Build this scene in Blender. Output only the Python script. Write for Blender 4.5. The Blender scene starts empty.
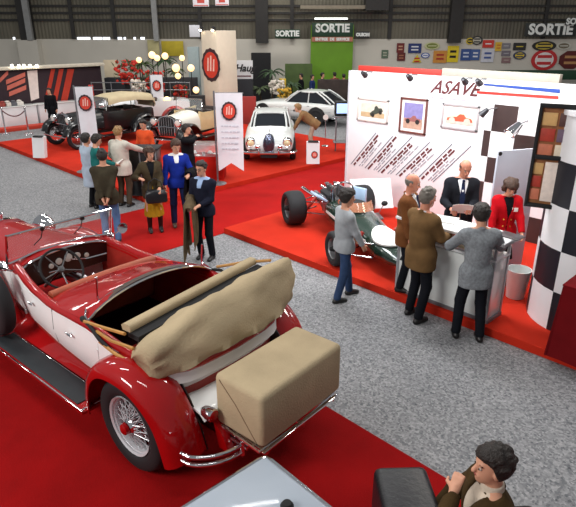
import bpy, bmesh, math, random
import numpy as np
from mathutils import Vector, Matrix
random.seed(7)
PI = math.pi
SC = bpy.context.scene
COL = SC.collection
# ------------------------------------------------------------------ camera numbers
FPX, PITCH, TH, CAMZ = 560.0, math.radians(21.9), math.radians(44.4), 3.8
FW = Vector((math.sin(TH), math.cos(TH), 0)); RT = Vector((math.cos(TH), -math.sin(TH), 0)); UP = Vector((0, 0, 1))
ZC = FW*math.cos(PITCH) - UP*math.sin(PITCH); YC = -(FW*math.sin(PITCH) + UP*math.cos(PITCH))
AWAY = PI/2 - TH                     # yaw that looks away from the camera
def ray(x, y): return ZC*FPX + RT*(x-288) + YC*(y-253.5)
def G(x, y, z=0.0):
    d = ray(x, y); return Vector((0, 0, CAMZ)) + d*((z-CAMZ)/d.z)
WALLD = 34.0
def Wl(x, y, d=WALLD):               # a point of the hall's back wall, d metres ahead
    r = ray(x, y); return Vector((0, 0, CAMZ)) + r*(d/(r.dot(FW)))

# ------------------------------------------------------------------ materials
MATS = {}
def rgb(r, g, b):
    f = lambda c: (c/255/12.92) if c/255 <= 0.04045 else ((c/255+0.055)/1.055)**2.4
    return (f(r), f(g), f(b), 1)
def mat(name, col, rough=0.6, metal=0.0, var=0.08, scale=6.0, bump=0.0, bscale=None, coat=0.0, emit=None, alpha=None, trans=0.0):
    if name in MATS: return MATS[name]
    m = bpy.data.materials.new(name); m.use_nodes = True
    nt = m.node_tree; b = nt.nodes['Principled BSDF']
    b.inputs['Roughness'].default_value = rough; b.inputs['Metallic'].default_value = metal
    b.inputs['Coat Weight'].default_value = coat; b.inputs['Coat Roughness'].default_value = 0.05
    b.inputs['Transmission Weight'].default_value = trans
    c = rgb(*col)
    if rough > .8: b.inputs['Specular IOR Level'].default_value = 0.12
    tc = nt.nodes.new('ShaderNodeTexCoord')
    if var > 0:
        n = nt.nodes.new('ShaderNodeTexNoise'); n.inputs['Scale'].default_value = scale; n.inputs['Detail'].default_value = 4
        r = nt.nodes.new('ShaderNodeValToRGB')
        r.color_ramp.elements[0].position = 0.3; r.color_ramp.elements[1].position = 0.7
        r.color_ramp.elements[0].color = tuple(x*(1-var) for x in c[:3])+(1,)
        r.color_ramp.elements[1].color = tuple(min(1, x*(1+var)) for x in c[:3])+(1,)
        nt.links.new(tc.outputs['Object'], n.inputs['Vector']); nt.links.new(n.outputs['Fac'], r.inputs['Fac'])
        nt.links.new(r.outputs['Color'], b.inputs['Base Color'])
    else:
        b.inputs['Base Color'].default_value = c
    if bump > 0:
        n2 = nt.nodes.new('ShaderNodeTexNoise'); n2.inputs['Scale'].default_value = bscale or scale*8; n2.inputs['Detail'].default_value = 3
        bp = nt.nodes.new('ShaderNodeBump'); bp.inputs['Strength'].default_value = bump; bp.inputs['Distance'].default_value = 0.02
        nt.links.new(tc.outputs['Object'], n2.inputs['Vector']); nt.links.new(n2.outputs['Fac'], bp.inputs['Height'])
        nt.links.new(bp.outputs['Normal'], b.inputs['Normal'])
    if emit:
        b.inputs['Emission Color'].default_value = rgb(*emit[0]); b.inputs['Emission Strength'].default_value = emit[1]
    if alpha is not None: b.inputs['Alpha'].default_value = alpha
    MATS[name] = m
    return m
def floor_mat():
    m = bpy.data.materials.new('speckled_floor'); m.use_nodes = True; nt = m.node_tree; b = nt.nodes['Principled BSDF']
    b.inputs['Roughness'].default_value = 0.7
    tc = nt.nodes.new('ShaderNodeTexCoord')
    v = nt.nodes.new('ShaderNodeTexVoronoi'); v.inputs['Scale'].default_value = 46
    n = nt.nodes.new('ShaderNodeTexNoise'); n.inputs['Scale'].default_value = 26; n.inputs['Detail'].default_value = 6
    n3 = nt.nodes.new('ShaderNodeTexNoise'); n3.inputs['Scale'].default_value = 0.35
    bw = nt.nodes.new('ShaderNodeRGBToBW')
    r = nt.nodes.new('ShaderNodeValToRGB'); r.color_ramp.elements[0].color = rgb(76, 79, 84); r.color_ramp.elements[1].color = rgb(164, 163, 164)
    r.color_ramp.elements[0].position = 0.2; r.color_ramp.elements[1].position = 0.85
    mx = nt.nodes.new('ShaderNodeMath'); mx.operation = 'ADD'
    m1 = nt.nodes.new('ShaderNodeMath'); m1.operation = 'MULTIPLY'; m1.inputs[1].default_value = 0.6
    m2 = nt.nodes.new('ShaderNodeMath'); m2.operation = 'MULTIPLY'; m2.inputs[1].default_value = 0.45
    for nd in (v, n, n3): nt.links.new(tc.outputs['Object'], nd.inputs['Vector'])
    nt.links.new(v.outputs['Color'], bw.inputs['Color']); nt.links.new(bw.outputs['Val'], m1.inputs[0]); nt.links.new(n.outputs['Fac'], m2.inputs[0])
    nt.links.new(m1.outputs[0], mx.inputs[0]); nt.links.new(m2.outputs[0], mx.inputs[1]); nt.links.new(mx.outputs[0], r.inputs['Fac'])
    nt.links.new(r.outputs['Color'], b.inputs['Base Color'])
    return m
def clad_mat():
    m = bpy.data.materials.new('corrugated_cladding'); m.use_nodes = True; nt = m.node_tree; b = nt.nodes['Principled BSDF']
    b.inputs['Roughness'].default_value = 0.75
    tc = nt.nodes.new('ShaderNodeTexCoord'); w = nt.nodes.new('ShaderNodeTexWave'); w.inputs['Scale'].default_value = 1.6; w.bands_direction = 'X'
    n = nt.nodes.new('ShaderNodeTexNoise'); n.inputs['Scale'].default_value = 0.3
    r = nt.nodes.new('ShaderNodeValToRGB'); r.color_ramp.elements[0].color = rgb(84, 80, 70); r.color_ramp.elements[1].color = rgb(118, 112, 96)
    r.color_ramp.elements[0].position = 0.3; r.color_ramp.elements[1].position = 0.7
    bp = nt.nodes.new('ShaderNodeBump'); bp.inputs['Strength'].default_value = 0.6; bp.inputs['Distance'].default_value = 0.05
    nt.links.new(tc.outputs['Object'], w.inputs['Vector']); nt.links.new(tc.outputs['Object'], n.inputs['Vector'])
    nt.links.new(n.outputs['Fac'], r.inputs['Fac']); nt.links.new(r.outputs['Color'], b.inputs['Base Color'])
    nt.links.new(w.outputs['Fac'], bp.inputs['Height']); nt.links.new(bp.outputs['Normal'], b.inputs['Normal'])
    return m
def glass_mat(name, tint=(235, 240, 240), alpha=0.25):
    return mat(name, tint, 0.04, 0, 0, alpha=alpha)

# ------------------------------------------------------------------ mesh builder
class MB:
    def __init__(s): s.v = []; s.f = []; s.m = []; s.mi = 0; s.M = None
    def add(s, vs, fs, mi=None):
        o = len(s.v)
        if s.M is not None: vs = [s.M @ Vector(p) for p in vs]
        s.v += [tuple(p) for p in vs]
        for f in fs: s.f.append(tuple(i+o for i in f)); s.m.append(s.mi if mi is None else mi)
        return s
    def box(s, c, d, bev=0.0, rot=None, seg=2, mi=None):
        bm = bmesh.new(); bmesh.ops.create_cube(bm, size=1)
        for v in bm.verts: v.co = Vector((v.co.x*d[0], v.co.y*d[1], v.co.z*d[2]))
        if bev > 0: bmesh.ops.bevel(bm, geom=bm.edges[:], offset=bev, segments=seg, affect='EDGES', profile=0.5)
        R = Matrix.Identity(3) if rot is None else rot.to_3x3()
        bm.verts.index_update()
        s.add([R @ v.co + Vector(c) for v in bm.verts], [[v.index for v in f.verts] for f in bm.faces], mi); bm.free()
        return s
    def ring(s, c, u, w, r, n, r2=None):
        r2 = r if r2 is None else r2
        return [c + u*(r*math.cos(2*PI*i/n)) + w*(r2*math.sin(2*PI*i/n)) for i in range(n)]
    def loft(s, rings, closed=True, caps=True, mi=None):
        n = len(rings[0]); vs = [p for r in rings for p in r]; fs = []
        for k in range(len(rings)-1):
            for i in range(n if closed else n-1):
                a = k*n+i; b = k*n+(i+1) % n
                fs.append((a, b, b+n, a+n))
        if caps and closed: fs.append(tuple(range(n-1, -1, -1))); fs.append(tuple((len(rings)-1)*n+i for i in range(n)))
        return s.add(vs, fs, mi)
    def cyl(s, p0, p1, r0, r1=None, n=12, caps=True, mi=None):
        p0 = Vector(p0); p1 = Vector(p1); d = (p1-p0).normalized(); r1 = r0 if r1 is None else r1
        u = d.orthogonal().normalized(); w = d.cross(u)
        return s.loft([s.ring(p0, u, w, r0, n), s.ring(p1, u, w, r1, n)], True, caps, mi)
    def tube(s, pts, r, n=8, closed=False, mi=None):
        pts = [Vector(p) for p in pts]; L = len(pts); rings = []
        u = None
        for i in range(L):
            a = pts[(i-1) % L] if (closed or i > 0) else pts[i]; b = pts[(i+1) % L] if (closed or i < L-1) else pts[i]
            d = (b-a).normalized()
            u = d.orthogonal().normalized() if u is None else (u - d*u.dot(d)).normalized()
            rr = r[i] if isinstance(r, (list, tuple)) else r
            rings.append(s.ring(pts[i], u, d.cross(u), rr, n))
        if closed: rings.append(rings[0])
        return s.loft(rings, True, not closed, mi)
    def ell(s, c, r, n=16, m=10, rot=None, mi=None):
        r = (r, r, r) if isinstance(r, (int, float)) else r
        R = Matrix.Identity(3) if rot is None else rot.to_3x3(); c = Vector(c); vs = [c + R @ Vector((0, 0, -r[2]))]; fs = []
        for j in range(1, m):
            t = -PI/2 + PI*j/m
            for i in range(n):
                a = 2*PI*i/n; vs.append(c + R @ Vector((r[0]*math.cos(t)*math.cos(a), r[1]*math.cos(t)*math.sin(a), r[2]*math.sin(t))))
        vs.append(c + R @ Vector((0, 0, r[2]))); T = len(vs)-1
        for i in range(n):
            fs.append((0, 1+(i+1) % n, 1+i)); fs.append((T, 1+(m-2)*n+i, 1+(m-2)*n+(i+1) % n))
            for j in range(m-2):
                a = 1+j*n+i; b = 1+j*n+(i+1) % n; fs.append((a, b, b+n, a+n))
        return s.add(vs, fs, mi)
    def lathe(s, c, axis, prof, n=24, mi=None, closed=False):     # prof: (radius, distance along axis)
        c = Vector(c); d = Vector(axis).normalized(); u = d.orthogonal().normalized(); w = d.cross(u)
        rings = [s.ring(c + d*h, u, w, max(r, 1e-4), n) for r, h in prof]
        if closed: rings.append(rings[0])
        return s.loft(rings, True, not closed, mi)
    def torus(s, c, axis, R, r, n=32, m=10, mi=None, sq=1.0):
        prof = [(R + r*math.cos(2*PI*k/m), r*sq*math.sin(2*PI*k/m)) for k in range(m)]
        return s.lathe(c, axis, prof, n, mi, True)
    def prism(s, pts, d, mi=None):                                 # planar polygon pushed along vector d
        pts = [Vector(p) for p in pts]; d = Vector(d); n = len(pts)
        return s.add(pts + [p+d for p in pts], [tuple(range(n-1, -1, -1)), tuple(range(n, 2*n))] + [(i, (i+1) % n, (i+1) % n+n, i+n) for i in range(n)], mi)
    def sheet(s, grid, th=0.01, mi=None):                          # grid of points made into a thick skin
        nu = len(grid); nv = len(grid[0]); g = [[Vector(p) for p in r] for r in grid]
        nor = []
        for i in range(nu):
            row = []
            for j in range(nv):
                a = g[min(i+1, nu-1)][j]-g[max(i-1, 0)][j]; b = g[i][min(j+1, nv-1)]-g[i][max(j-1, 0)]
                q = a.cross(b); row.append(q.normalized() if q.length > 1e-9 else Vector((0, 0, 1)))
            nor.append(row)
        vs = [g[i][j] for i in range(nu) for j in range(nv)] + [g[i][j]-nor[i][j]*th for i in range(nu) for j in range(nv)]
        N = nu*nv; fs = []
        for i in range(nu-1):
            for j in range(nv-1):
                a = i*nv+j; fs.append((a, a+nv, a+nv+1, a+1)); fs.append((a+N, a+1+N, a+nv+1+N, a+nv+N))
        for i in range(nu-1):
            a = i*nv; fs.append((a, a+N, a+nv+N, a+nv)); a = i*nv+nv-1; fs.append((a, a+nv, a+nv+N, a+N))
        for j in range(nv-1):
            a = j; fs.append((a, a+1, a+1+N, a+N)); a = (nu-1)*nv+j; fs.append((a, a+N, a+1+N, a+1))
        return s.add(vs, fs, mi)
    def text(s, txt, size, M, mi=None, ext=0.004, align='CENTER', shear=0.0, bold=0.0):
        cu = bpy.data.curves.new('t', 'FONT'); cu.body = txt; cu.size = size; cu.extrude = ext; cu.align_x = align; cu.align_y = 'CENTER'; cu.shear = shear; cu.offset = bold
        cu.resolution_u = 3
        o = bpy.data.objects.new('t', cu); COL.objects.link(o)
        dg = bpy.context.evaluated_depsgraph_get(); me = bpy.data.meshes.new_from_object(o.evaluated_get(dg))
        s.add([M @ v.co for v in me.vertices], [tuple(p.vertices) for p in me.polygons], mi)
        bpy.data.objects.remove(o); bpy.data.curves.remove(cu); bpy.data.meshes.remove(me)
        return s
    def build(s, name, mats, parent=None, angle=38, loc=None, kind=None, label=None):
        me = bpy.data.meshes.new(name); me.from_pydata(s.v, [], s.f); me.update()
        bm = bmesh.new(); bm.from_mesh(me); bmesh.ops.recalc_face_normals(bm, faces=bm.faces[:]); bm.to_mesh(me); bm.free()
        if not isinstance(mats, (list, tuple)): mats = [mats]
        for m in mats: me.materials.append(m)
        me.polygons.foreach_set('material_index', s.m)
        me.polygons.foreach_set('use_smooth', [True]*len(me.polygons)); me.set_sharp_from_angle(angle=math.radians(angle))
        o = bpy.data.objects.new(name, me); COL.objects.link(o)
        if parent is not None: o.parent = parent
        if loc is not None: o.location = loc
        if kind: o['kind'] = kind
        if label: o['label'] = label
        return o
def tag(o, label=None, cat=None, group=None):
    if label: o['label'] = label
    if cat: o['category'] = cat
    if group: o['group'] = group
    return o
def thing(name, label, cat, loc=(0, 0, 0), rz=0.0, group=None):
    o = bpy.data.objects.new(name, None); COL.objects.link(o); o.empty_display_size = 0.1
    o.location = loc; o.rotation_euler = (0, 0, rz)
    return tag(o, label, cat, group)
def copy_tree(o, parent=None):
    c = o.copy(); COL.objects.link(c)
    if parent is not None: c.parent = parent
    for ch in list(o.children): copy_tree(ch, c)
    return c
def frame3(o, right, up):                                           # matrix: local x = right, local y = up, z = towards viewer
    right = Vector(right).normalized(); up = Vector(up).normalized(); n = right.cross(up)
    return Matrix(((right.x, up.x, n.x, o[0]), (right.y, up.y, n.y, o[1]), (right.z, up.z, n.z, o[2]), (0, 0, 0, 1)))
def interp(tab, x):
    for (a, b), (c, d) in zip(tab[:-1], tab[1:]):
        if x <= c: return b + (d-b)*(x-a)/(c-a) if c > a else d
    return tab[-1][1]

# ------------------------------------------------------------------ shared materials
RED = mat('red_lacquer', (158, 4, 8), 0.5, 0, 0.03, coat=1.0)
RED.node_tree.nodes['Principled BSDF'].inputs['Specular IOR Level'].default_value = 0.1
IVORY = mat('ivory_paint', (238, 239, 238), 0.35, 0, 0.02, coat=0.2)
CHROME = mat('chrome', (225, 225, 228), 0.08, 1.0, 0.0)
RUBBER = mat('tyre_rubber', (22, 22, 25), 0.75, 0, 0.1)
BLACK = mat('black_paint', (14, 14, 17), 0.3, 0, 0.05, coat=0.4)
MATBLK = mat('matt_black', (20, 20, 22), 0.8, 0, 0.1)
CANVAS = mat('beige_canvas', (176, 158, 128), 0.9, 0, 0.10, 3.0, bump=0.25, bscale=60)
LEATHR = mat('red_leather', (150, 34, 24), 0.5, 0, 0.15, 8)
TAN = mat('tan_leather', (168, 84, 56), 0.5, 0, 0.12, 8)
DARKIN = mat('dark_carpet', (38, 12, 14), 0.95, 0, 0.1)
WHITE = mat('white_board', (228, 228, 230), 0.6, 0, 0.02)
WGLOSS = mat('white_gloss', (222, 226, 224), 0.25, 0, 0.02, coat=0.6)
CREAM = mat('cream_paint', (222, 200, 150), 0.3, 0, 0.05, coat=0.5)
GREY = mat('grey_metal', (130, 132, 136), 0.4, 0.6, 0.05)
CARPET_F = mat('deep_red_carpet', (142, 8, 10), 0.95, 0, 0.10, 3, bump=0.3, bscale=120)
CARPET_A = mat('crossing_carpet', (166, 20, 18), 0.95, 0, 0.10, 2, bump=0.3, bscale=120)
CARPET = mat('bright_red_carpet', (188, 44, 26), 0.95, 0, 0.10, 2, bump=0.3, bscale=120)
GLASS = glass_mat('clear_glass')
WOOD = mat('wood', (150, 96, 56), 0.5, 0, 0.25, 12)

# ------------------------------------------------------------------ setting
def struct(o): o['kind'] = 'structure'; return o
def slab(name, x0, x1, y0, y1, z0, z1, m):
    return struct(MB().box(((x0+x1)/2, (y0+y1)/2, (z0+z1)/2), (x1-x0, y1-y0, z1-z0)).build(name, m))
slab('floor', -25, 45, -25, 45, -0.1, 0, floor_mat())
def carpet(name, label, x0, x1, y0, y1, z1, m, cat):
    o = MB().box(((x0+x1)/2, (y0+y1)/2, z1/2), (x1-x0, y1-y0, z1), 0.004, seg=1).build(name, m); return tag(o, label, cat)
H0 = 0.15
FLP = carpet('carpeted_platform', 'dark red carpeted platform under the open red and white touring car', -4, 3.66, -4, 8.42, H0, CARPET_F, 'platform')
carpet('aisle_carpet', 'flat red carpet crossing the grey aisle under the standing visitors', 3.67, 30, 8.42, 10.98, 0.012, CARPET_A, 'carpet')
carpet('carpeted_platform', 'red carpeted platform of the green racing car and white exhibition stand', 6.45, 14.5, -5, 8.41, 0.12, CARPET, 'platform')
carpet('carpeted_platform', 'large red carpeted platform under the white saloon and old black cars', 6.45, 15.2, 10.99, 21.1, 0.12, CARPET, 'platform')

# hall back wall, at right angles to the view
def wpart(name, x0, x1, y0, y1, m, d0, th, kind=True):
    a = Wl(x0, y1, d0); b = Wl(x1, y0, d0)
    c = (a+b)/2 + FW*th/2; w = (b-a).dot(RT); hgt = b.z-a.z
    mb = MB(); mb.box((0, 0, 0), (w, th, hgt)); o = mb.build(name, m); o.location = c; o.rotation_euler = (0, 0, -TH)
    if kind: o['kind'] = 'structure'
    return o
CLAD = clad_mat()
PLASTER = mat('pale_plaster', (206, 200, 188), 0.85, 0, 0.05, 0.6)
zb = Wl(0, 39).z
def wallbox(name, w0, w1, z0, z1, m, dd=0.0, th=0.3):
    o = MB().box((0, 0, 0), (w1-w0, th, z1-z0)).build(name, m)
    o.location = FW*(WALLD+dd+th/2) + RT*((w0+w1)/2) + UP*((z0+z1)/2); o.rotation_euler = (0, 0, -TH); o['kind'] = 'structure'; return o
wallbox('wall_back', -30, 30, 0, zb, PLASTER)
wallbox('wall_upper', -30, 30, zb, 9.5, CLAD)
STEEL = mat('dark_steel', (52, 50, 48), 0.6, 0.3, 0.1)
LSTEEL = mat('pale_steel', (150, 150, 148), 0.5, 0.3, 0.1)
k = 0
def trim(w0, w1, z0, z1, m, dd, th):
    global k; k += 1
    return wallbox('trim_%d' % k, w0, w1, z0, z1, m, dd, th)
def wx(px): return Wl(px, 20).dot(RT)
def wz(py): return Wl(288, py).z
for px in (72, 114, 200, 292, 390, 545): trim(wx(px)-.1, wx(px)+.1, zb, 9.4, STEEL, -.12, .12)
for px in (27, 262, 455): trim(wx(px)-.35, wx(px)+.35, zb-.2, 9.4, STEEL, -.4, .4)
for py in (-14, 6, 13, 20): trim(-30, 30, wz(py)-.06, wz(py)+.06, STEEL, -.1, .1)
for px, r in ((31.5, .16), (157, .14)):
    trim(wx(px)-r, wx(px)+r, zb-.1, 9.4, LSTEEL, -.6, .2)
trim(wx(18), wx(38), 0, zb-.05, PLASTER, -.6, .6)
trim(wx(300), wx(362), wz(9.5), wz(6), mat('pale_duct', (140, 130, 112), .6), -1.2, .8)
trim(wx(362), wx(384), wz(11), wz(-6), STEEL, -1.4, 1.0)
# ceiling and far side walls close the hall
GLOW = mat('window_glow', (245, 248, 255), .5, 0, 0, emit=((235, 242, 255), 2.2))
for i, (a, b) in enumerate(((75, 88), (91, 100), (101, 108), (116, 120), (122, 124), (132, 134), (139, 143), (10, 12))):
    o = wallbox('window_%d' % (i+1), wx(a), wx(b), wz(39.4), wz(37.2), GLOW, -.02, .05)
# ------------------------------------------------------------------ wheels (shared)
def wheel(parent, c, R, w, side, tyre_m=RUBBER, rim_m=None, spokes=0, cap_m=None, rimr=None, spoke_m=None, name='wheel'):
    """tyre with rim, spokes and hub cap; axle along local y; side = +1 when the outer face looks to +y"""
    c = Vector(c); Y = Vector((0, side, 0)); rimr = rimr or R*0.62
    r = (R-rimr)/2
    prof = []
    for k in range(14):
        a = 2*PI*k/14; ca, sa = math.cos(a), math.sin(a)
        prof.append((rimr + r + r*math.copysign(abs(ca)**.75, ca), w/2*math.copysign(abs(sa)**.7, sa)))
    o = MB().lathe(c, Y, prof, 40, closed=True).build(name, tyre_m, parent)
    b = MB(); e = w*.34
    b.lathe(c, Y, [(rimr*1.03, e+.012), (rimr*1.03, e-.01), (rimr*.93, e-.02), (rimr*.9, 0), (rimr*.93, -e), (rimr*1.0, -e), (rimr*1.0, -e+.02), (rimr*.96, 0), (rimr*.97, e)], 40, closed=True)
    b.build('rim', rim_m or CHROME, o)
    if spokes:
        s = MB()
        for k in range(spokes):
            a = 2*PI*k/spokes; b2 = a + (0.42 if k % 2 else -0.42)
            h0 = e*(1.1 if (k//2) % 2 else -.3)
            p0 = c + Y*h0 + Vector((math.cos(b2), 0, math.sin(b2)))*rimr*.26
            p1 = c + Y*e*(.1 if k % 2 else -.5) + Vector((math.cos(a), 0, math.sin(a)))*rimr*.93
            s.cyl(p0, p1, max(.0032, R*.008), n=5, caps=False)
        s.build('spokes', spoke_m or CHROME, o)
    else:
        MB().lathe(c, Y, [(rimr*.95, -.01), (rimr*.95, .01), (rimr*.5, e*.5), (rimr*.2, e*.8), (0, e*.85)], 32).build('wheel_disc', rim_m or CHROME, o)
    h = MB().lathe(c, Y, [(rimr*.3, -e*.6), (rimr*.3, e*.9), (rimr*.24, e*1.15), (rimr*.2, e*1.5), (rimr*.12, e*1.62), (0, e*1.65)], 20)
    h.build('hub_cap', cap_m or CHROME, o)
    return o

def arch(parent, name, pts, prof, m, th=.012):
    """fender: centre line of (x, z) with a cross profile of (y, drop along the normal)"""
    grid = []
    for i, (x, z) in enumerate(pts):
        a = pts[max(i-1, 0)]; b = pts[min(i+1, len(pts)-1)]
        t = Vector((b[0]-a[0], 0, b[1]-a[1])).normalized(); n = Vector((t.z, 0, -t.x))
        if n.z < 0 and abs(t.x) > .3: n = -n
        pf = prof(i/(len(pts)-1)) if callable(prof) else prof
        grid.append([Vector((x, y, z)) + n*d for y, d in pf])
    return MB().sheet(grid, th).build(name, m, parent, angle=60)
def smooth_pts(pts, n=4):
    out = []; P = [Vector(p) for p in pts]
    for i in range(len(P)-1):
        p0 = P[max(i-1, 0)]; p1 = P[i]; p2 = P[i+1]; p3 = P[min(i+2, len(P)-1)]
        for k in range(n):
            t = k/n
            out.append(.5*((2*p1) + (p2-p0)*t + (2*p0-5*p1+4*p2-p3)*t*t + (3*p1-p0-3*p2+p3)*t**3))
    out.append(P[-1]); return out

# ------------------------------------------------------------------ the big open touring car
YAW = math.radians(95.4)
F2 = Vector((math.cos(YAW), math.sin(YAW), 0)); L2 = Vector((-F2.y, F2.x, 0))
org = G(140, 477, H0); org = org - L2*(.76+.15+.05) + F2*.07
CAR = thing('touring_car', 'open red and white vintage touring car with folded beige top and wire wheels', 'car', org, YAW)
WX = [(-.34, .40), (-.31, .56), (-.22, .69), (-.1, .75), (.05, .785), (.4, .80), (1.0, .79), (1.6, .75), (2.2, .68), (2.62, .60)]
ZB = [(-.5, 1.02), (0, 1.10), (.4, 1.12), (.85, 1.16), (1.1, 1.14), (1.5, 1.10), (2.0, 1.11), (2.62, 1.20)]
def side_path():
    xs = [2.62, 2.4, 2.2, 2.0, 1.8, 1.6, 1.4, 1.2, 1.0, .8, .6, .4, .2, .05, -.05, -.13, -.21, -.27, -.315, -.34]
    left = [(x, interp(WX, x)) for x in xs]
    mid = [(-.352, .2), (-.36, 0), (-.352, -.2)]
    return left + mid + [(x, -y) for x, y in reversed(left)]
SP = side_path()
def loftpath(profile, z_of, mb, closed=True):
    """profile(x, zb): closed loop of (outward offset, z) swept along the body outline"""
    rings = []
    for i, (x, y) in enumerate(SP):
        a = SP[max(i-1, 0)]; b = SP[min(i+1, len(SP)-1)]
        t = Vector((b[0]-a[0], b[1]-a[1], 0)).normalized(); n = Vector((-t.y, t.x, 0))
        if n.dot(Vector((0.3, y, 0)) if abs(y) > .3 else Vector((-1, 0, 0))) < 0: n = -n
        if x < -.25 and n.x > 0: n = -n
        zb = interp(ZB, x)
        rings.append([Vector((x, y, z)) + n*o for o, z in profile(x, zb)])
    return mb.loft(rings, closed, closed)
def body_prof(x, zb):
    bot = .50 if x > .75 else interp([(-.4, .72), (.2, .66), (.75, .50)], x)
    return [(-.10, bot), (-.02, bot+.15), (.012, (bot+zb)/2), (0, zb-.10), (-.012, zb-.055), (-.05, zb-.055), (-.05, (bot+zb)/2), (-.12, bot)]
loftpath(body_prof, None, MB()).build('body_shell', IVORY, CAR, 50)
def belt_prof(x, zb):
    w = .07 if x > .3 else .05
    return [(-.006, zb-.075), (.012, zb-.05), (.008, zb-.02), (-.018, zb), (-w*.75, zb+.004), (-w-.01, zb-.02), (-w-.02, zb-.09), (-.03, zb-.09)]
loftpath(belt_prof, None, MB()).build('belt_moulding', RED, CAR, 50)
def inner_prof(x, zb):
    return [(-.055, .55), (-.055, zb-.06), (-.085, zb-.05), (-.11, zb-.3), (-.11, .55)]
loftpath(inner_prof, None, MB()).build('interior_trim', LEATHR, CAR, 50)
# floor of the cockpit
MB().loft([[(x, y, z) for y, z in ((-w+.08, .52), (w-.08, .52), (w-.08, .56), (-w+.08, .56))] for x, w in ((-.25, .5), (0, .7), (1, .74), (2, .68), (2.6, .58))]).build('cockpit_floor', DARKIN, CAR)
# red sills and running boards on both sides
for s in (1, -1):
    g = [[(x, s*(interp(WX, x)-.10), .52), (x, s*(interp(WX, x)-.05), .44), (x, s*.73, .365)] for x in (.6, 1.0, 1.6, 2.2, 2.7)]
    MB().sheet(g, .012).build('sill_apron', RED, CAR)
    rb = MB().box((1.75, s*.865, .32), (2.12, .30, .035), .01).build('running_board', RED, CAR)
    MB().box((1.76, s*.86, .343), (1.86, .235, .012), .003).build('rubber_mat', mat('ribbed_rubber', (34, 40, 44), .7, 0, .1), rb)
    m = MB()
    m.box((1.75, s*1.008, .335), (2.12, .018, .03), .005); m.box((.72, s*.865, .342), (.02, .28, .016), .004); m.box((2.72, s*.865, .342), (.02, .28, .016), .004)
    m.box((1.76, s*.735, .344), (1.95, .012, .014), .003)
    m.build('chrome_edging', CHROME, rb)
# doors: shut lines and handles
for s in (1, -1):
    for x in (.62, 1.51, 2.36):
        d = MB(); pts = [(x, s*(interp(WX, x)+o), z) for o, z in ((-.085, .52), (-.018, .66), (.010, .82), (.0, .98), (-.006, 1.06))]
        d.tube(pts, .0045, 5); d.build('door_gap', MATBLK, CAR)
    for x in (1.10, 2.02):
        y = s*(interp(WX, x)+.03); h = MB()
        h.cyl((x, y-s*.05, .93), (x, y, .93), .011, n=8); h.tube([(x-.055, y+s*.008, .925), (x, y+s*.012, .93), (x+.055, y+s*.004, .932)], [.008, .012, .008], 8)
        h.build('door_handle', CHROME, CAR)
    for z in (.68, .92):
        for x in (.63, 2.37): MB().cyl((x, s*(interp(WX, x)+.004), z-.025), (x, s*(interp(WX, x)+.004), z+.025), .012, n=8).build('door_hinge', IVORY, CAR)
# front cowl, dash, bonnet
cow = []
for x, w, z in ((2.50, .62, 1.185), (2.60, .60, 1.205), (2.72, .555, 1.20), (2.90, .52, 1.19)):
    cow.append([(x, w*math.cos(a), z-.10+(.10+.04)*math.sin(a)) for a in [PI*k/16 for k in range(17)]])
MB().sheet(cow, .02).build('scuttle', RED, CAR, 60)
b = MB()
for s in (1, -1): b.tube([(2.49-.0*t, s*(.575*math.cos(a)), 1.09+.145*math.sin(a)) for t in (0,) for a in [PI/2*k/8 for k in range(9)]], .014, 8)
b.build('scuttle_rim', CHROME, CAR)
dash = [(y, z) for y, z in [(.575*math.cos(PI*k/16), 1.08+.13*math.sin(PI*k/16)) for k in range(17)]] + [(-.52, .90), (.52, .90)]
dm = MB().prism([(2.50, y, z) for y, z in dash], (.02, 0, 0)).build('dashboard', BLACK, CAR)
for y, z, r in ((.0, 1.10, .05), (.12, 1.09, .04), (-.12, 1.09, .04), (.22, 1.06, .03), (-.24, 1.06, .03)):
    q = MB(); q.lathe((2.50, y, z), (-1, 0, 0), [(r, 0), (r, .012), (r*.85, .014), (0, .014)], 18, mi=0); q.build('dial', mat('dial_face', (196, 196, 190), .4), dm)
hood_t = []; hs = {1: [], -1: []}
HX = [(2.62, .555, 1.205), (2.9, .51, 1.20), (3.3, .45, 1.185), (3.8, .375, 1.165), (4.15, .33, 1.15)]
for x, w, z in HX:
    hood_t.append([(x, w*math.cos(a), z-.20+.225*math.sin(a)**.8) for a in [PI*k/20 for k in range(21)]])
    for s in (1, -1): hs[s].append([(x, s*w, z-.20), (x, s*(w+.004), .85), (x, s*(w-.01), .55)])
MB().sheet(hood_t, .015).build('bonnet', RED, CAR, 60)
for s in (1, -1):
    p = MB().sheet(hs[s], .015).build('bonnet_side', IVORY, CAR)
    l = MB()
    for k in range(18):
        x = 2.98+.055*k; w = interp([(a, b_) for a, b_, _ in HX], x); l.box((x, s*(w+.008), .80), (.012, .016, .36), .004, rot=Matrix.Rotation(.3*s, 3, 'Z'))
    l.build('louvres', IVORY, p)
st = MB()
for y0 in (0, .62, -.62):
    st.tube([(x, y0*w*1.0, z-.20+.225*max(0, math.sin(math.acos(max(-1, min(1, y0)))))**.8+.006) for x, w, z in HX], .009, 6)
st.build('bonnet_hinge', CHROME, CAR)
ra = MB(); rp = [(-.36, .5), (-.37, .85), (-.34, 1.08), (-.2, 1.19), (0, 1.22), (.2, 1.19), (.34, 1.08), (.37, .85), (.36, .5)]
ra.prism([(4.15, y, z) for y, z in rp], (.10, 0, 0)); ra.cyl((4.2, 0, 1.21), (4.2, 0, 1.28), .03); ra.ell((4.2, 0, 1.29), .035)
rd = ra.build('radiator', CHROME, CAR)
MB().prism([(4.245, y*.86, .54+(z-.5)*.9) for y, z in rp], (.012, 0, 0)).build('radiator_core', MATBLK, rd)
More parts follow.
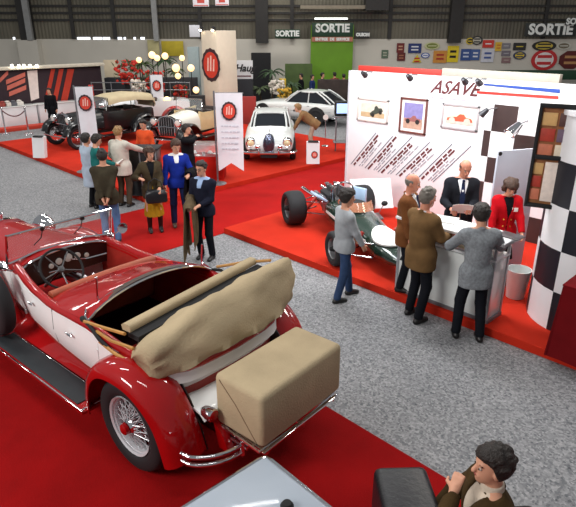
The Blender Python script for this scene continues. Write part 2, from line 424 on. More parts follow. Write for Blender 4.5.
hb = MB().tube([(4.05, -.72, .80), (4.10, -.4, .86), (4.12, 0, .88), (4.10, .4, .86), (4.05, .72, .80)], .02, 8).build('lamp_bar', CHROME, CAR)
for s in (1, -1):
    q = MB().lathe((3.92, s*.52, 1.02), (1, 0, 0), [(.03, -.05), (.09, 0), (.135, .1), (.15, .18), (.155, .2), (.14, .205)], 24); q.cyl((4.0, s*.52, .83), (4.0, s*.52, .95), .018)
    hl = q.build('headlamp', CHROME, CAR); MB().lathe((4.115, s*.52, 1.02), (1, 0, 0), [(.145, 0), (.1, .02), (0, .03)], 24).build('lamp_glass', glass_mat('lamp_glass', (240, 240, 240), .6), hl)
# windscreen
ws = MB(); top = []; bot = []
for y in (-.65, -.3, 0, .3, .65):
    top.append((2.50, y, 1.55)); bot.append((2.60, y, 1.235 if abs(y) < .5 else 1.18))
ws.tube(top, .014, 8); ws.tube([(2.585, y, z+.02) for _, y, z in bot], .014, 8)
for s in (1, -1): ws.tube([(2.63, s*.66, 1.12), (2.58, s*.66, 1.26), (2.50, s*.655, 1.56)], [.02, .016, .014], 8)
wf = ws.build('windscreen_frame', CHROME, CAR)
MB().add([(2.585, -.645, 1.25), (2.585, .645, 1.25), (2.502, .645, 1.54), (2.502, -.645, 1.54), (2.59, -.645, 1.252), (2.59, .645, 1.252), (2.507, .645, 1.542), (2.507, -.645, 1.542)],
         [(0, 1, 2, 3), (7, 6, 5, 4), (0, 4, 5, 1), (1, 5, 6, 2), (2, 6, 7, 3), (3, 7, 4, 0)]).build('windscreen_glass', glass_mat('screen_glass', (225, 232, 232), .12), wf)
for y in (.25, -.25):
    w = MB().tube([(2.49, y, 1.53), (2.50, y+.03, 1.43), (2.515, y+.12, 1.36)], .006, 6); w.box((2.50, y, 1.535), (.05, .05, .05), .01); w.build('wiper', BLACK, wf)
# cowl lamps, side mirrors
for s in (1, -1):
    q = MB().lathe((2.66, s*.68, 1.16), (1, 0, 0), [(.01, -.1), (.045, -.04), (.055, .02), (.055, .04), (0, .06)], 18); q.cyl((2.66, s*.60, 1.08), (2.66, s*.68, 1.13), .012); q.build('cowl_lamp', CHROME, CAR)
q = MB().lathe((2.46, -.76, 1.28), (-1, 0, 0), [(.01, -.05), (.06, -.02), (.07, .01), (.06, .012), (0, .012)], 20); q.tube([(2.62, -.6, 1.16), (2.52, -.70, 1.22), (2.48, -.76, 1.27)], .009, 6); q.build('wing_mirror', CHROME, CAR)
# steering wheel: column, rim, four spokes, boss
sc = Vector((2.08, .30, 1.17)); ax = Vector((-.80, 0, .60)).normalized()
sw = MB().torus(sc, ax, .235, .014, 40, 8).build('steering_wheel', MATBLK, CAR)
u = ax.orthogonal().normalized(); w_ = ax.cross(u); q = MB()
for k in range(5):
    a = 2*PI*k/5+.5; q.tube([sc - ax*.03, sc + (u*math.cos(a)+w_*math.sin(a))*.1 - ax*.02, sc + (u*math.cos(a)+w_*math.sin(a))*.23], [.012, .009, .008], 6)
q.lathe(sc-ax*.05, ax, [(.03, 0), (.042, .03), (.03, .05), (0, .055)], 16); q.build('wheel_spokes', mat('dull_steel', (92, 92, 94), .45, .6, .05), sw)
q = MB().cyl(sc - ax*.05, sc - ax*.6, .02); q.tube([sc - ax*.03 + Vector((0, .0, 0)), sc + Vector((.05, .13, -.02))], .008, 6); q.build('steering_column', CHROME, sw)
q = MB().tube([(2.2, -.02, .58), (2.08, -.03, .80), (2.02, -.03, .98)], .011, 8); q.ell((2.02, -.03, 1.0), .026); q.build('gear_lever', CHROME, CAR)
q = MB().tube([(2.47, -.02, 1.08), (2.30, -.12, 1.10), (2.22, -.35, 1.12)], .009, 6); q.build('hand_brake', CHROME, CAR)
# seats
def seat(x0, x1, w, zs, zt, m, name):
    s_ = MB(); s_.box(((x0+x1)/2+.1, 0, zs), (x1-x0+.2, 2*w, .22), .06, seg=3)
    base = s_.build(name, m, CAR, 60)
    bk = MB(); bk.box((x0-.02, 0, (zs+zt)/2), (.17, 2*w, zt-zs+.1), .05, rot=Matrix.Rotation(-.14, 3, 'Y'), seg=3); o = bk.build('backrest', m, base, 60)
    r = MB()
    for k in range(13):
        y = -w+.06+(2*w-.12)*k/12; r.tube([(x0+.075, y, zs+.1), (x0+.045, y, zt-.04)], .018, 6)
    r.build('pleats', m, o, 60)
seat(1.76, 2.10, .62, .68, 1.04, TAN, 'front_seat')
seat(.02, .48, .62, .70, 1.0, LEATHR, 'rear_seat')
r_ = MB(); r_.tube([(1.70, y, 1.085+.02*(1-(y/.66)**2)) for y in np.linspace(-.65, .65, 13)], .05, 12); r_.build('seat_roll', TAN, CAR, 60)
# tonneau cowl between the cockpits
tc = []
for x, z0, cr in ((1.66, 1.075, .04), (1.52, 1.115, .055), (1.3, 1.15, .08), (1.05, 1.18, .115), (.86, 1.20, .145), (.80, 1.19, .15)):
    w = interp(WX, x)-.02; tc.append([(x, y*w, z0 + cr*(1-y*y) - .05*abs(y)**6) for y in np.linspace(-1, 1, 19)])
MB().sheet(tc, .02).build('tonneau_cowl', RED, CAR, 60)
q = MB()
for dx, rr in ((.80, .014), (.885, .010)): q.tube([(dx, y*.76, 1.222+.145*(1-y*y)-.05*abs(y)**6-.012) for y in np.linspace(-1, 1, 17)], rr, 8)
for s in (1, -1): q.tube([(.885, s*.72, 1.235), (.84, s*.76, 1.19), (.80, s*.76, 1.15)], .012, 6)
q.build('cowl_chrome_strip', CHROME, CAR)
q = MB(); q.sheet([[(x, y*.72, 1.226+.145*(1-y*y)-.05*abs(y)**6-.008) for y in np.linspace(-1, 1, 15)] for x in (.875, .815)], .01); q.build('cowl_inlay', mat('dark_wood', (62, 44, 34), .5, 0, .2, 14), CAR)
q = MB(); q.tube([(.90, .58, 1.22), (.90, .58, 1.34), (.88, .58, 1.50)], [.013, .011, .011], 8); q.ell((.88, .58, 1.505), .015); q.build('screen_post', CHROME, CAR)
q = MB(); q.tube([(.90, -.72, 1.20), (.90, -.72, 1.32), (.88, -.72, 1.46)], [.013, .011, .011], 8); q.build('screen_post', CHROME, CAR)
q = MB()
for k in range(9): q.ell((.42+random.uniform(-.12, .14), .22+random.uniform(-.26, .26), .86+random.uniform(-.02, .05)), (random.uniform(.09, .16), random.uniform(.1, .18), .055), 12, 8, rot=Matrix.Rotation(random.uniform(0, 3), 3, 'Z') @ Matrix.Rotation(.4, 3, 'X'))
q.build('rumpled_cover', mat('pale_cloth', (170, 158, 132), .95, 0, .15, 10), CAR, 60)
# folded top: canvas bundle, front bow, wooden hood sticks
def fold_ring(y):
    t = (y+1.0)/1.82                                   # 0 right .. 1 left
    dz = .10*(1-t) - .16*max(0, t-.72)/.28 + .008*math.sin(9*y)
    bow_ = -.24*(1-((y+.08)/.92)**2)                   # the tail of the body is rounded
    P = [(.10, 1.16, .3), (.13, 1.25, .2), (.09, 1.30, .2), (.00, 1.345, .15), (-.09, 1.40, .1), (-.15, 1.42, .1), (-.20, 1.395, .15), (-.215, 1.34, .3), (-.205, 1.30, .45), (-.225, 1.25, .6), (-.215, 1.17, .8), (-.19, 1.12, .95), (-.20, 1.06, 1), (-.16, 1.03, 1), (-.08, 1.06, .9), (.0, 1.10, .6)]
    e = max(0, (abs(y+.09)-.84)/.07); q_ = 1-.25*min(1, e)**2; out = []
    for i, (x, z, b_) in enumerate(P):
        k_ = 1 if z > 1.2 else .45
        wr = .010*math.sin(17*y+i*1.7) + .012*math.sin(6*y-i*.9)
        out.append(Vector((-.06+(x+.06)*q_ + bow_*b_ + wr, y, 1.2+(z-1.2)*q_+dz*k_+.4*wr)))
    return out
q = MB(); q.loft([fold_ring(y) for y in np.linspace(-1.0, .82, 40)]); fo = q.build('folded_top', CANVAS, CAR, 75)
q = MB()
ys = np.linspace(-.94, .70, 20)
q.loft([[Vector((.29+.03*(.7-y)+a, y, 1.255+.10*(.7-y)/1.7+b_)) for a, b_ in ((-.06, -.035), (.05, -.045), (.065, 0), (.03, .025), (-.04, .03), (-.07, .01))] for y in ys]); q.build('top_bow', CANVAS, fo, 70)
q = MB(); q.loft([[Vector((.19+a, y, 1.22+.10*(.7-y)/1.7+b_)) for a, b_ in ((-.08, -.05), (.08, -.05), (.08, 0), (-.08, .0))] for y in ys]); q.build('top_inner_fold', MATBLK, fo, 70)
HW = mat('ash_wood', (176, 126, 62), .5, 0, .15, 14)
for pts in ([(.80, .80, 1.17), (.5, .79, 1.21), (.20, .77, 1.25)], [(.60, .80, 1.14), (.35, .82, 1.15), (.05, .80, 1.18)], [(.52, .83, 1.08), (.3, .84, 1.06), (.02, .82, 1.04)],
            [(.75, -.80, 1.20), (.45, -.90, 1.30), (.1, -.97, 1.40)], [(.62, -.82, 1.16), (.3, -.90, 1.24), (0, -.97, 1.30)]):
    MB().tube(pts, .016, 6).build('hood_stick', HW, fo)
for s in (1, -1): q = MB().tube([(.86, s*.77, 1.15), (.70, s*.81, 1.17), (.52, s*.83, 1.10), (.36, s*.83, 1.06)], .018, 6); q.ell((.86, s*.77, 1.16), (.05, .03, .03)); q.build('hood_bracket', MATBLK, fo)
# rear apron, trunk rack, covered trunk
g = [[(x, y, z) for y in np.linspace(-.60, .60, 9)] for x, z in ((-.26, .70), (-.38, .69), (-.50, .67), (-.56, .62))]
MB().sheet(g, .02).build('rear_apron', IVORY, CAR, 60)
q = MB()
for y in (-.45, 0, .45): q.box((-.78, y, .525), (.70, .04, .03), .008)
for x in (-.6, -.8, -1.0, -1.12): q.box((x, 0, .545), (.03, 1.0, .02), .005)
q.tube([(-.5, .46, .54), (-1.08, .50, .54), (-1.11, 0, .54), (-1.08, -.50, .54), (-.5, -.46, .54)], .016, 8); q.build('trunk_rack', CHROME, CAR)
TRX = -.845
q = MB(); q.box((TRX, -.04, .81), (.54, 1.06, .49), .05, seg=4); tr = q.build('trunk', CANVAS, CAR, 60)
for s in (1, -1):
    y = -.04+s*.53; MB().tube([(TRX+.20, y, 1.02), (TRX+.02, y, .86), (TRX-.20, y, .60)], .005, 5).build('cover_seam', mat('seam', (122, 100, 78), .9), tr)
# rear fenders and front fenders
RF = smooth_pts([(.76, 0, .335), (.69, 0, .58), (.56, 0, .82), (.36, 0, .99), (.12, 0, 1.045), (-.12, 0, 1.01), (-.33, 0, .86), (-.48, 0, .62), (-.57, 0, .36)], 4)
def rfprof(s):
    def f(t):
        o = .95+.06*math.sin(PI*min(1, t*1.2)); i = .62-.08*max(0, t-.5)
        return [(s*i, -.06), (s*(i+.03), -.012), (s*(i+.12), .012), (s*(o-.10), .005), (s*(o-.03), -.025), (s*o, -.07), (s*(o+.004), -.115)]
    return f
for s in (1, -1):
    arch(CAR, 'rear_fender', [(p.x, p.z) for p in RF], rfprof(s), RED)
    q = MB(); cnt = Vector((.07, s*.60, .42))   # inner splash panel
    q.sheet([[(p.x, s*.60, p.z-.02) for p in RF], [(p.x*.9+.01, s*.58, max(.36, p.z*.55)) for p in RF]], .01); q.build('inner_fender', BLACK, CAR)
FFp = smooth_pts([(2.62, 0, .345), (2.80, 0, .48), (3.0, 0, .72), (3.25, 0, .93), (3.58, 0, 1.0), (3.9, 0, .95), (4.15, 0, .78), (4.3, 0, .56)], 4)
for s in (1, -1):
    arch(CAR, 'front_fender', [(p.x, p.z) for p in FFp], [(s*.50, -.10), (s*.54, -.03), (s*.62, .01), (s*.74, .012), (s*.86, -.01), (s*.93, -.05), (s*.94, -.10)], RED)
# wheels
SILV = mat('silver_paint', (206, 206, 210), .3, .25, 0)
for x, z, y0, spk in ((.07, .445, .855, 64), (3.60, .445, .80, 40)):
    for s in (1, -1):
        wheel(CAR, (x, s*y0, z), .445, .17, s, rim_m=SILV, spoke_m=SILV, spokes=spk, cap_m=CHROME, rimr=.275)
for s in (1,):
    sp = wheel(CAR, (2.66, s*.87, .80), .41, .16, s, spokes=40, rimr=.26, name='spare_wheel')
    q = MB().lathe((2.60, s*.93, 1.17), (-1, 0, 0), [(.01, -.05), (.06, -.02), (.07, .01), (.06, .012), (0, .012)], 20); q.tube([(2.66, s*.92, 1.0), (2.62, s*.93, 1.16)], .01, 6); q.build('spare_mirror', CHROME, CAR)
for s in (1, -1):
    q = MB().lathe((.07, s*.95, .445), (0, s, 0), [(.055, 0), (.05, .03), (.025, .045), (0, .047)], 18); q.build('hub_badge', RED, CAR)
# axle, chassis
q = MB(); q.cyl((.07, -.75, .43), (.07, .75, .43), .05); q.ell((.07, 0, .43), (.16, .14, .16)); q.cyl((3.6, -.75, .40), (3.6, .75, .40), .035)
for s in (1, -1): q.box((1.7, s*.42, .46), (4.9, .07, .12), .01)
q.build('chassis', BLACK, CAR)
# rear bumperettes, lamps
for s in (1, -1):
    q = MB()
    for z in (.40, .475):
        q.tube(smooth_pts([(-.56, s*.86, z), (-.66, s*.84, z), (-.77, s*.74, z), (-.84, s*.60, z), (-.86, s*.46, z)], 4), .020, 10)
    q.cyl((-.86, s*.47, .37), (-.86, s*.47, .51), .022); q.tube([(-.55, s*.45, .46), (-.9, s*.45, .44)], .018, 8)
    q.build('bumper', CHROME, CAR)
    q = MB(); q.lathe((-.58, s*.56, .70), (-1, 0, 0), [(.01, -.1), (.05, -.05), (.06, 0), (.06, .05), (.05, .06)], 18); q.tube([(-.45, s*.52, .62), (-.56, s*.56, .66)], .014, 6); tl = q.build('tail_lamp', CHROME, CAR)
    MB().lathe((-.64, s*.56, .70), (-1, 0, 0), [(.05, 0), (.03, .015), (0, .02)], 18).build('lamp_lens', mat('red_lens', (150, 10, 10), .15), tl)
    q = MB(); q.prism([(-.56, s*.44, .60), (-.70, s*.46, .50), (-.76, s*.46, .36), (-.62, s*.44, .34)], (0, s*.07, 0)); q.build('spring_horn', RED, CAR)
# ------------------------------------------------------------------ people: bodies and clothes grown from distance fields
class Field:
    def __init__(s, lo, hi, h):
        s.lo = np.array(lo, float); s.h = h; s.n = np.ceil((np.array(hi, float)-s.lo)/h).astype(int)+1
        s.D = np.full(s.n, 1.0, np.float32)
    def _win(s, lo, hi):
        a = np.clip(np.floor((lo-s.lo)/s.h).astype(int), 0, s.n-1); b = np.clip(np.ceil((hi-s.lo)/s.h).astype(int)+1, 1, s.n)
        sl = tuple(slice(x, y) for x, y in zip(a, b))
        ax = [s.lo[i]+s.h*np.arange(a[i], b[i]) for i in range(3)]
        return sl, np.stack(np.meshgrid(*ax, indexing='ij'), -1)
    def _mix(s, sl, d, k):
        A = s.D[sl]
        if k <= 0: s.D[sl] = np.minimum(A, d)
        else:
            hh = np.clip(.5+.5*(A-d)/k, 0, 1); s.D[sl] = A*(1-hh)+d*hh - k*hh*(1-hh)
    def cone(s, a, b, r1, r2, k=.02, flat=None):
        a = np.array(a, float); b = np.array(b, float); m = max(r1, r2)+k+3*s.h
        sl, P = s._win(np.minimum(a, b)-m, np.maximum(a, b)+m)
        ab = b-a; L2_ = max(ab @ ab, 1e-9); q = P-a
        t = np.clip((q @ ab)/L2_, 0, 1); v = q-t[..., None]*ab
        d = np.sqrt((v*v).sum(-1)) - (r1+(r2-r1)*t)
        s._mix(sl, d, k); return s
    def ell(s, c, r, R=None, k=.02):
        c = np.array(c, float); r = np.array(r, float); m = r.max()+k+3*s.h
        sl, P = s._win(c-m, c+m); q = P-c
        if R is not None: q = q @ R
        k0 = np.sqrt(((q/r)**2).sum(-1)); k1 = np.sqrt(((q/(r*r))**2).sum(-1))
        s._mix(sl, k0*(k0-1)/np.maximum(k1, 1e-6), k); return s
    def pts(s):
        return s._win(s.lo, s.lo+s.h*(s.n-1))[1]
    def mesh(s):
        D = s.D; n = D.shape
        D = D.copy(); D[0] = D[-1] = 1; D[:, 0] = D[:, -1] = 1; D[:, :, 0] = D[:, :, -1] = 1
        ins = D < 0
        cnt = sum(ins[i:n[0]-1+i, j:n[1]-1+j, k:n[2]-1+k].astype(np.int8) for i in (0, 1) for j in (0, 1) for k in (0, 1))
        cells = np.argwhere((cnt > 0) & (cnt < 8))
        if len(cells) == 0: return np.zeros((0, 3)), np.zeros((0, 4), int)
        idx = np.full((n[0]-1, n[1]-1, n[2]-1), -1, np.int64); idx[tuple(cells.T)] = np.arange(len(cells))
        acc = np.zeros((len(cells), 3)); w = np.zeros(len(cells))
        for (a, b) in (((0,0,0),(1,0,0)),((0,1,0),(1,1,0)),((0,0,1),(1,0,1)),((0,1,1),(1,1,1)),((0,0,0),(0,1,0)),((1,0,0),(1,1,0)),((0,0,1),(0,1,1)),((1,0,1),(1,1,1)),((0,0,0),(0,0,1)),((1,0,0),(1,0,1)),((0,1,0),(0,1,1)),((1,1,0),(1,1,1))):
            va = D[tuple((cells+a).T)]; vb = D[tuple((cells+b).T)]; x = (va < 0) != (vb < 0)
            t = np.where(x, va/np.where(va-vb == 0, 1, va-vb), 0)
            p = np.array(a)+t[:, None]*(np.array(b)-np.array(a)); acc += p*x[:, None]; w += x
        V = s.lo + s.h*(cells+acc/np.maximum(w, 1)[:, None]); F = []
        for ax in range(3):
            o = [0, 0, 0]; o[ax] = 1; u = (ax+1) % 3; v = (ax+2) % 3
            A = ins[:n[0]-o[0], :n[1]-o[1], :n[2]-o[2]]; B = ins[o[0]:, o[1]:, o[2]:]
            e = np.argwhere(A != B); e = e[(e[:, u] > 0) & (e[:, v] > 0) & (e[:, u] < n[u]-1) & (e[:, v] < n[v]-1)]
            e = e[(e[:, ax] < n[ax]-1)]
            du = np.zeros(3, int); du[u] = 1; dv = np.zeros(3, int); dv[v] = 1
            q = np.stack([idx[tuple((e-du-dv).T)], idx[tuple((e-dv).T)], idx[tuple(e.T)], idx[tuple((e-du).T)]], 1)
            fl = A[tuple(e.T)]; q[~fl] = q[~fl][:, ::-1]; F.append(q)
        return V, np.concatenate(F)
    def build(s, name, m, parent, label=None, relax=1):
        V, F = s.mesh()
        for _ in range(relax):                                       # one gentle relaxation
            acc = np.zeros_like(V); c = np.zeros(len(V))
            for i in range(4):
                for j in (1, 3): np.add.at(acc, F[:, i], V[F[:, (i+j) % 4]]); np.add.at(c, F[:, i], 1)
            V = .5*V + .5*acc/np.maximum(c, 1)[:, None]
        me = bpy.data.meshes.new(name); me.from_pydata(V.tolist(), [], F.tolist()); me.materials.append(m)
        me.polygons.foreach_set('use_smooth', [True]*len(me.polygons)); me.update()
        o = bpy.data.objects.new(name, me); COL.objects.link(o); o.parent = parent
        if label: o['label'] = label
        return o

def ik(a, b, l1, l2, pole):
    a = Vector(a); b = Vector(b); d = b-a; L = min(max(d.length, abs(l1-l2)+.02), (l1+l2)*.998); dn = d.normalized()
    b = a+dn*L; x = (L*L+l1*l1-l2*l2)/(2*L); y = math.sqrt(max(0, l1*l1-x*x))
    p = Vector(pole); p = (p-dn*p.dot(dn)); p = p.normalized() if p.length > 1e-6 else dn.orthogonal()
    return a+dn*x+p*y, b
SKIN = mat('skin', (206, 150, 122), .55, 0, .06, 12)
SKIN2 = mat('skin_ruddy', (198, 132, 106), .55, 0, .06, 12)
EYEM = mat('eye_white', (176, 160, 148), .3, 0, 0); PUPIL = mat('pupil', (30, 22, 18), .2, 0, 0); LIP = mat('lips', (158, 84, 76), .5, 0, .05)
def cloth(name, col, var=.12, sc=9): return mat(name, col, .88, 0, var, sc, bump=.2, bscale=70)
HAIRS = {'dark': mat('dark_hair', (34, 26, 22), .6, 0, .3, 30, bump=.6, bscale=90), 'brown': mat('brown_hair', (66, 42, 28), .6, 0, .3, 30, bump=.6, bscale=90),
         'grey': mat('grey_hair', (112, 106, 98), .6, 0, .25, 30, bump=.6, bscale=90), 'fair': mat('fair_hair', (150, 116, 74), .6, 0, .25, 30, bump=.6, bscale=90)}
SHOE = mat('black_shoe', (22, 20, 20), .4, 0, .1); SHOEB = mat('brown_shoe', (74, 52, 38), .5, 0, .1)

def person(label, loc, yaw, H=1.75, top='jacket', topm=None, legm=None, bottom='trousers', hair='dark', cut='short', shirt=None, tie=None, shoes=None,
           hands=None, feet=None, lean=0.0, side=0.0, look=0.0, nod=0.0, female=False, h=.011, sit=None, group=None, skin=None, hem=.0, curl=.9, face=True, poles=None, scarf=None, collar=None, glasses=False, girth=1.0, hipfwd=0.0, reach=0.0):
    """figure in its own frame: +x ahead, +y its left; hands/feet are (left, right) targets in metres for a 1.75 m person"""
    S = H/1.75; skin = skin or SKIN
    root = thing('person', label, 'person', loc, yaw, group)
    hipz = .92 if sit is None else sit
    pel = Vector((hipfwd, 0, hipz)); tz = Vector((math.sin(lean), -math.sin(side), math.cos(lean)*math.cos(side))).normalized()
    tx = Vector((math.cos(lean), 0, -math.sin(lean))); ty = tz.cross(tx).normalized(); tx = ty.cross(tz).normalized()
    T = lambda x, y, z: pel + tx*x + ty*y + tz*z
    sw = .185 if not female else .162
    chest = T(.01, 0, .34); neck = T(-.015, 0, .535); shl = [T(-.01, sw, .485), T(-.01, -sw, .485)]
    shl[0] = shl[0]+tx*reach-ty*reach*.3
    hd = Matrix.Rotation(look, 3, 'Z') @ Matrix.Rotation(nod, 3, 'Y')
    hx, hy, hz_ = hd @ Vector((1, 0, 0)), hd @ Vector((0, 1, 0)), hd @ Vector((0, 0, 1))
    hc = neck + tz*.075 + hz_*.105 + hx*.025
    Hd = lambda x, y, z: hc + hx*x + hy*y + hz_*z
    Rh = np.array([list(hx), list(hy), list(hz_)]).T
    hips = [pel + ty*.085, pel - ty*.085]
    feet = feet or ((.02, .11, 0), (.02, -.11, 0)); hands = hands or ((.06, .27, .80), (.06, -.27, .80))
    poles = poles or ((-1, .5, -.3), (-1, -.5, -.3))
    ank, kne, elb, wri = [], [], [], []
    for i in (0, 1):
        a = Vector(feet[i][:3]) + Vector((-.03, 0, .085)); k_, a = ik(hips[i], a, .43, .42, (1, .12*(1 if i == 0 else -1), 0)); kne.append(k_); ank.append(a)
        e, w = ik(shl[i], hands[i], .29, .25, poles[i]); elb.append(e); wri.append(w)
    allp = [Hd(.15, .12, .16), Hd(-.15, -.12, -.15)] + kne + ank + elb + wri + shl + hips
    lo = np.min([list(p) for p in allp], 0)-.24; hi = np.max([list(p) for p in allp], 0)+.24; lo[2] = min(lo[2], -.01) if sit is None else lo[2]
    v = lambda p: np.array(p)*S
    # ---- body
    f = Field(lo*S, hi*S, h*.82)
    f.ell(v(Hd(-.012, 0, .028)), np.array((.098, .077, .098))*S, Rh, .01).ell(v(Hd(.022, 0, -.045)), np.array((.068, .058, .078))*S, Rh, .03)
    f.ell(v(Hd(.062, 0, -.088)), np.array((.026, .03, .024))*S, Rh, .02)                       # chin
    if face:
        f.cone(v(Hd(.085, 0, .018)), v(Hd(.108, 0, -.028)), .010*S, .015*S, .012)              # nose
        f.cone(v(Hd(.080, .035, .030)), v(Hd(.080, -.035, .030)), .012*S, .012*S, .012)        # brow
        for s_ in (1, -1): f.ell(v(Hd(-.005, .078*s_, -.012)), np.array((.024, .012, .034))*S, Rh, .006)   # ears
        f.cone(v(Hd(.082, .018, -.058)), v(Hd(.082, -.018, -.058)), .010*S, .010*S, .012)
    f.cone(v(Hd(-.02, 0, -.05)), v(neck-tz*.04), .052*S, .06*S, .02)
    g = girth
    f.cone(v(T(0, .07, .42)), v(T(0, -.07, .42)), .095*S, .095*S, .05).cone(v(T(.0, 0, .22)), v(T(0, 0, .36)), .115*S*g, .125*S*g, .05)
    f.cone(v(T(0, .05, .02)), v(T(0, -.05, .02)), .10*S*g, .10*S*g, .05).cone(v(T(0, 0, 0)), v(T(0, 0, .25)), .11*S*g, .112*S*g, .05)
    for i in (0, 1):
        sg = 1 if i == 0 else -1
        f.cone(v(shl[i]), v(elb[i]), .048*S, .038*S, .03).cone(v(elb[i]), v(wri[i]), .038*S, .026*S, .015)
        f.cone(v(T(-.01, .06*sg, .52)), v(shl[i]), .05*S, .052*S, .03)
        f.cone(v(hips[i]), v(kne[i]), .085*S, .055*S, .03).cone(v(kne[i]), v(ank[i]), .052*S, .036*S, .02)
        f.cone(v(ank[i]-Vector((0, 0, .03))), v(ank[i]+Vector((.10, 0, -.055))), .032*S, .028*S, .02)
        # hand: palm, four fingers in three bones, thumb from the side of the palm
        d = (wri[i]-elb[i]).normalized(); down = Vector((0, 0, -1)) if abs(d.z) < .8 else Vector((.0, -sg*1.0, 0))
        pn = (down - d*down.dot(d)).normalized(); lat = d.cross(pn)*1.0
        th = lat if lat.dot(Vector((.6, -sg, 0))) > 0 else -lat
        kn = wri[i]+d*.082
        f.cone(v(wri[i]), v(wri[i]+d*.03), .026*S, .027*S, .01)
        for q in (-.024, -.008, .008, .024): f.cone(v(wri[i]+d*.015+th*q*.7), v(kn+th*q), .015*S, .0135*S, .01)
        for q, ln in ((.026, .068), (.009, .077), (-.009, .072), (-.026, .056)):
            p = kn+th*q*1.05; ang = .25
            for b_, l_, r_ in ((0, .45, .0098), (1, .32, .009), (2, .23, .008)):
                dd = d*math.cos(ang)+pn*math.sin(ang); p2 = p+dd*ln*l_; f.cone(v(p), v(p2), r_*S, (r_-.0008)*S, .002); p = p2; ang += curl*.75
        p = wri[i]+d*.028+th*.028; p2 = p+(d*.55+th*.7+pn*.35).normalized()*.038; p3 = p2+(d*.9+th*.1+pn*.4).normalized()*.03
        f.cone(v(p), v(p2), .0135*S, .0115*S, .006).cone(v(p2), v(p3), .0112*S, .0095*S, .002)
    f.build('body', skin, root)
    # ---- face details
    if face:
        for s_ in (1, -1):
            e = MB().ell(v(Hd(.0795, .031*s_, .005)), .0115*S, 10, 8).build('eye', EYEM, root); MB().ell(v(Hd(.0885, .031*s_, .004)), .0068*S, 8, 6).build('iris', PUPIL, e)
            MB().tube([v(Hd(.086, .016*s_, .030)), v(Hd(.088, .033*s_, .034)), v(Hd(.078, .050*s_, .029))], .0042*S, 5).build('eyebrow', HAIRS[hair], root)
        MB().tube([v(Hd(.086, .022, -.058)), v(Hd(.0935, .008, -.056)), v(Hd(.0935, -.008, -.056)), v(Hd(.086, -.022, -.058))], [.003*S, .0052*S, .0052*S, .003*S], 6).build('lips', LIP, root)
    if glasses:
        q = MB()
        for s_ in (1, -1): q.torus(v(Hd(.104, .034*s_, .006)), hx, .023*S, .0025*S, 16, 6); q.tube([v(Hd(.104, .057*s_, .01)), v(Hd(.0, .084*s_, .012))], .002*S, 5)
        q.tube([v(Hd(.104, .011, .01)), v(Hd(.104, -.011, .01))], .0025*S, 5); q.build('glasses', MATBLK, root)
    # ---- hair
    if cut:
        rng = random.Random(label+'h')
        f = Field(v(hc)-.30*S, v(hc)+.22*S, h*.75); big = {'short': .014, 'full': .024, 'bald': .008, 'curly': .034, 'long': .03}[cut]
        f.ell(v(Hd(-.014, 0, .030)), np.array((.098+big, .077+big, .098+big))*S, Rh, .0)
        if cut in ('curly', 'long'):
            rng = random.Random(label)
            for _ in range(34):
                a = rng.uniform(0, 2*PI); z = rng.uniform(-.13, .12) if cut == 'long' else rng.uniform(-.09, .11); rr = .1*math.sqrt(max(.12, 1-(z/.14)**2)) + .012
                if math.cos(a) > .35 and z < .06: continue
                f.ell(v(Hd(-.02+rr*math.cos(a), rr*.85*math.sin(a), z+.01)), np.array((.036,)*3)*S, None, .012)
        if cut in ('short', 'full'):
            for _ in range(70 if cut == 'full' else 14):
                a = rng.uniform(0, 2*PI); e_ = rng.uniform(.0, 1.4); rr = Vector((math.cos(a)*math.cos(e_), math.sin(a)*math.cos(e_), math.sin(e_)))
                f.ell(v(Hd(-.014+rr.x*(.092+big), rr.y*(.070+big), .03+rr.z*(.092+big))), np.array((.019, .019, .016) if cut == 'full' else (.026, .026, .020))*S, Rh, .006)
        if cut in ('short', 'full'): f.ell(v(Hd(.03, .01, .098)), np.array((.07, .066, .036 if cut == 'short' else .046))*S, Rh, .02)
        P = (f.pts()-v(hc)) @ Rh / S; x, y, z = P[..., 0], P[..., 1], P[..., 2]
        if cut == 'bald': keep = np.maximum(np.maximum(z-.045, -z-.075), x-.02-.0*z)
        elif cut in ('long',): keep = np.minimum(np.maximum(.062-z, -1)*.9, 9)*1.0; keep = np.minimum(.9*(x-.035), .9*(.06-z))
        elif cut == 'curly': keep = np.minimum(.9*(x-.04), .9*(.052-z)); keep = np.maximum(keep, -z-.10)
        else: keep = .7*(np.interp(x, [-.06, -.02, .005, .03, .06, .12], [-.088, -.07, -.01, .045, .068, .08])-z)
        inner = np.sqrt((P[..., 0]/.09)**2+(P[..., 1]/.068)**2+((P[..., 2]-.028)/.09)**2)
        f.D = np.maximum(f.D, (keep*S).astype(np.float32)); f.build('hair', HAIRS[hair], root)
    # ---- clothes
    bustd = .02 if female else 0
    def torso(f, e, low):
        f.cone(v(T(0, .075, .42)), v(T(0, -.075, .42)), (.098+e)*S, (.098+e)*S, .05).cone(v(T(.0, 0, .20)), v(T(bustd, 0, .36)), (.115*g+e)*S, (.127*g+e)*S, .05)
        f.cone(v(T(0, .055, low)), v(T(0, -.055, low)), (.108*g+e)*S, (.108*g+e)*S, .05).cone(v(T(0, 0, low)), v(T(0, 0, .25)), (.11*g+e)*S, (.112*g+e)*S, .05)
        if low < -.035: f.cone(v(T(0, .062, -.01)), v(T(0, -.062, -.01)), (.108*g+e)*S, (.108*g+e)*S, .04).cone(v(T(0, .062, max(low, -.12))), v(T(0, .062, 0)), (.108*g+e)*S, (.108*g+e)*S, .03).cone(v(T(0, -.062, max(low, -.12))), v(T(0, -.062, 0)), (.108*g+e)*S, (.108*g+e)*S, .03)
        for i in (0, 1):
            sg = 1 if i == 0 else -1; f.cone(v(T(-.012, .04*sg, .515)), v(shl[i]+(-tz)*.012), (.040+e*.8)*S, (.042+e*.7)*S, .05)
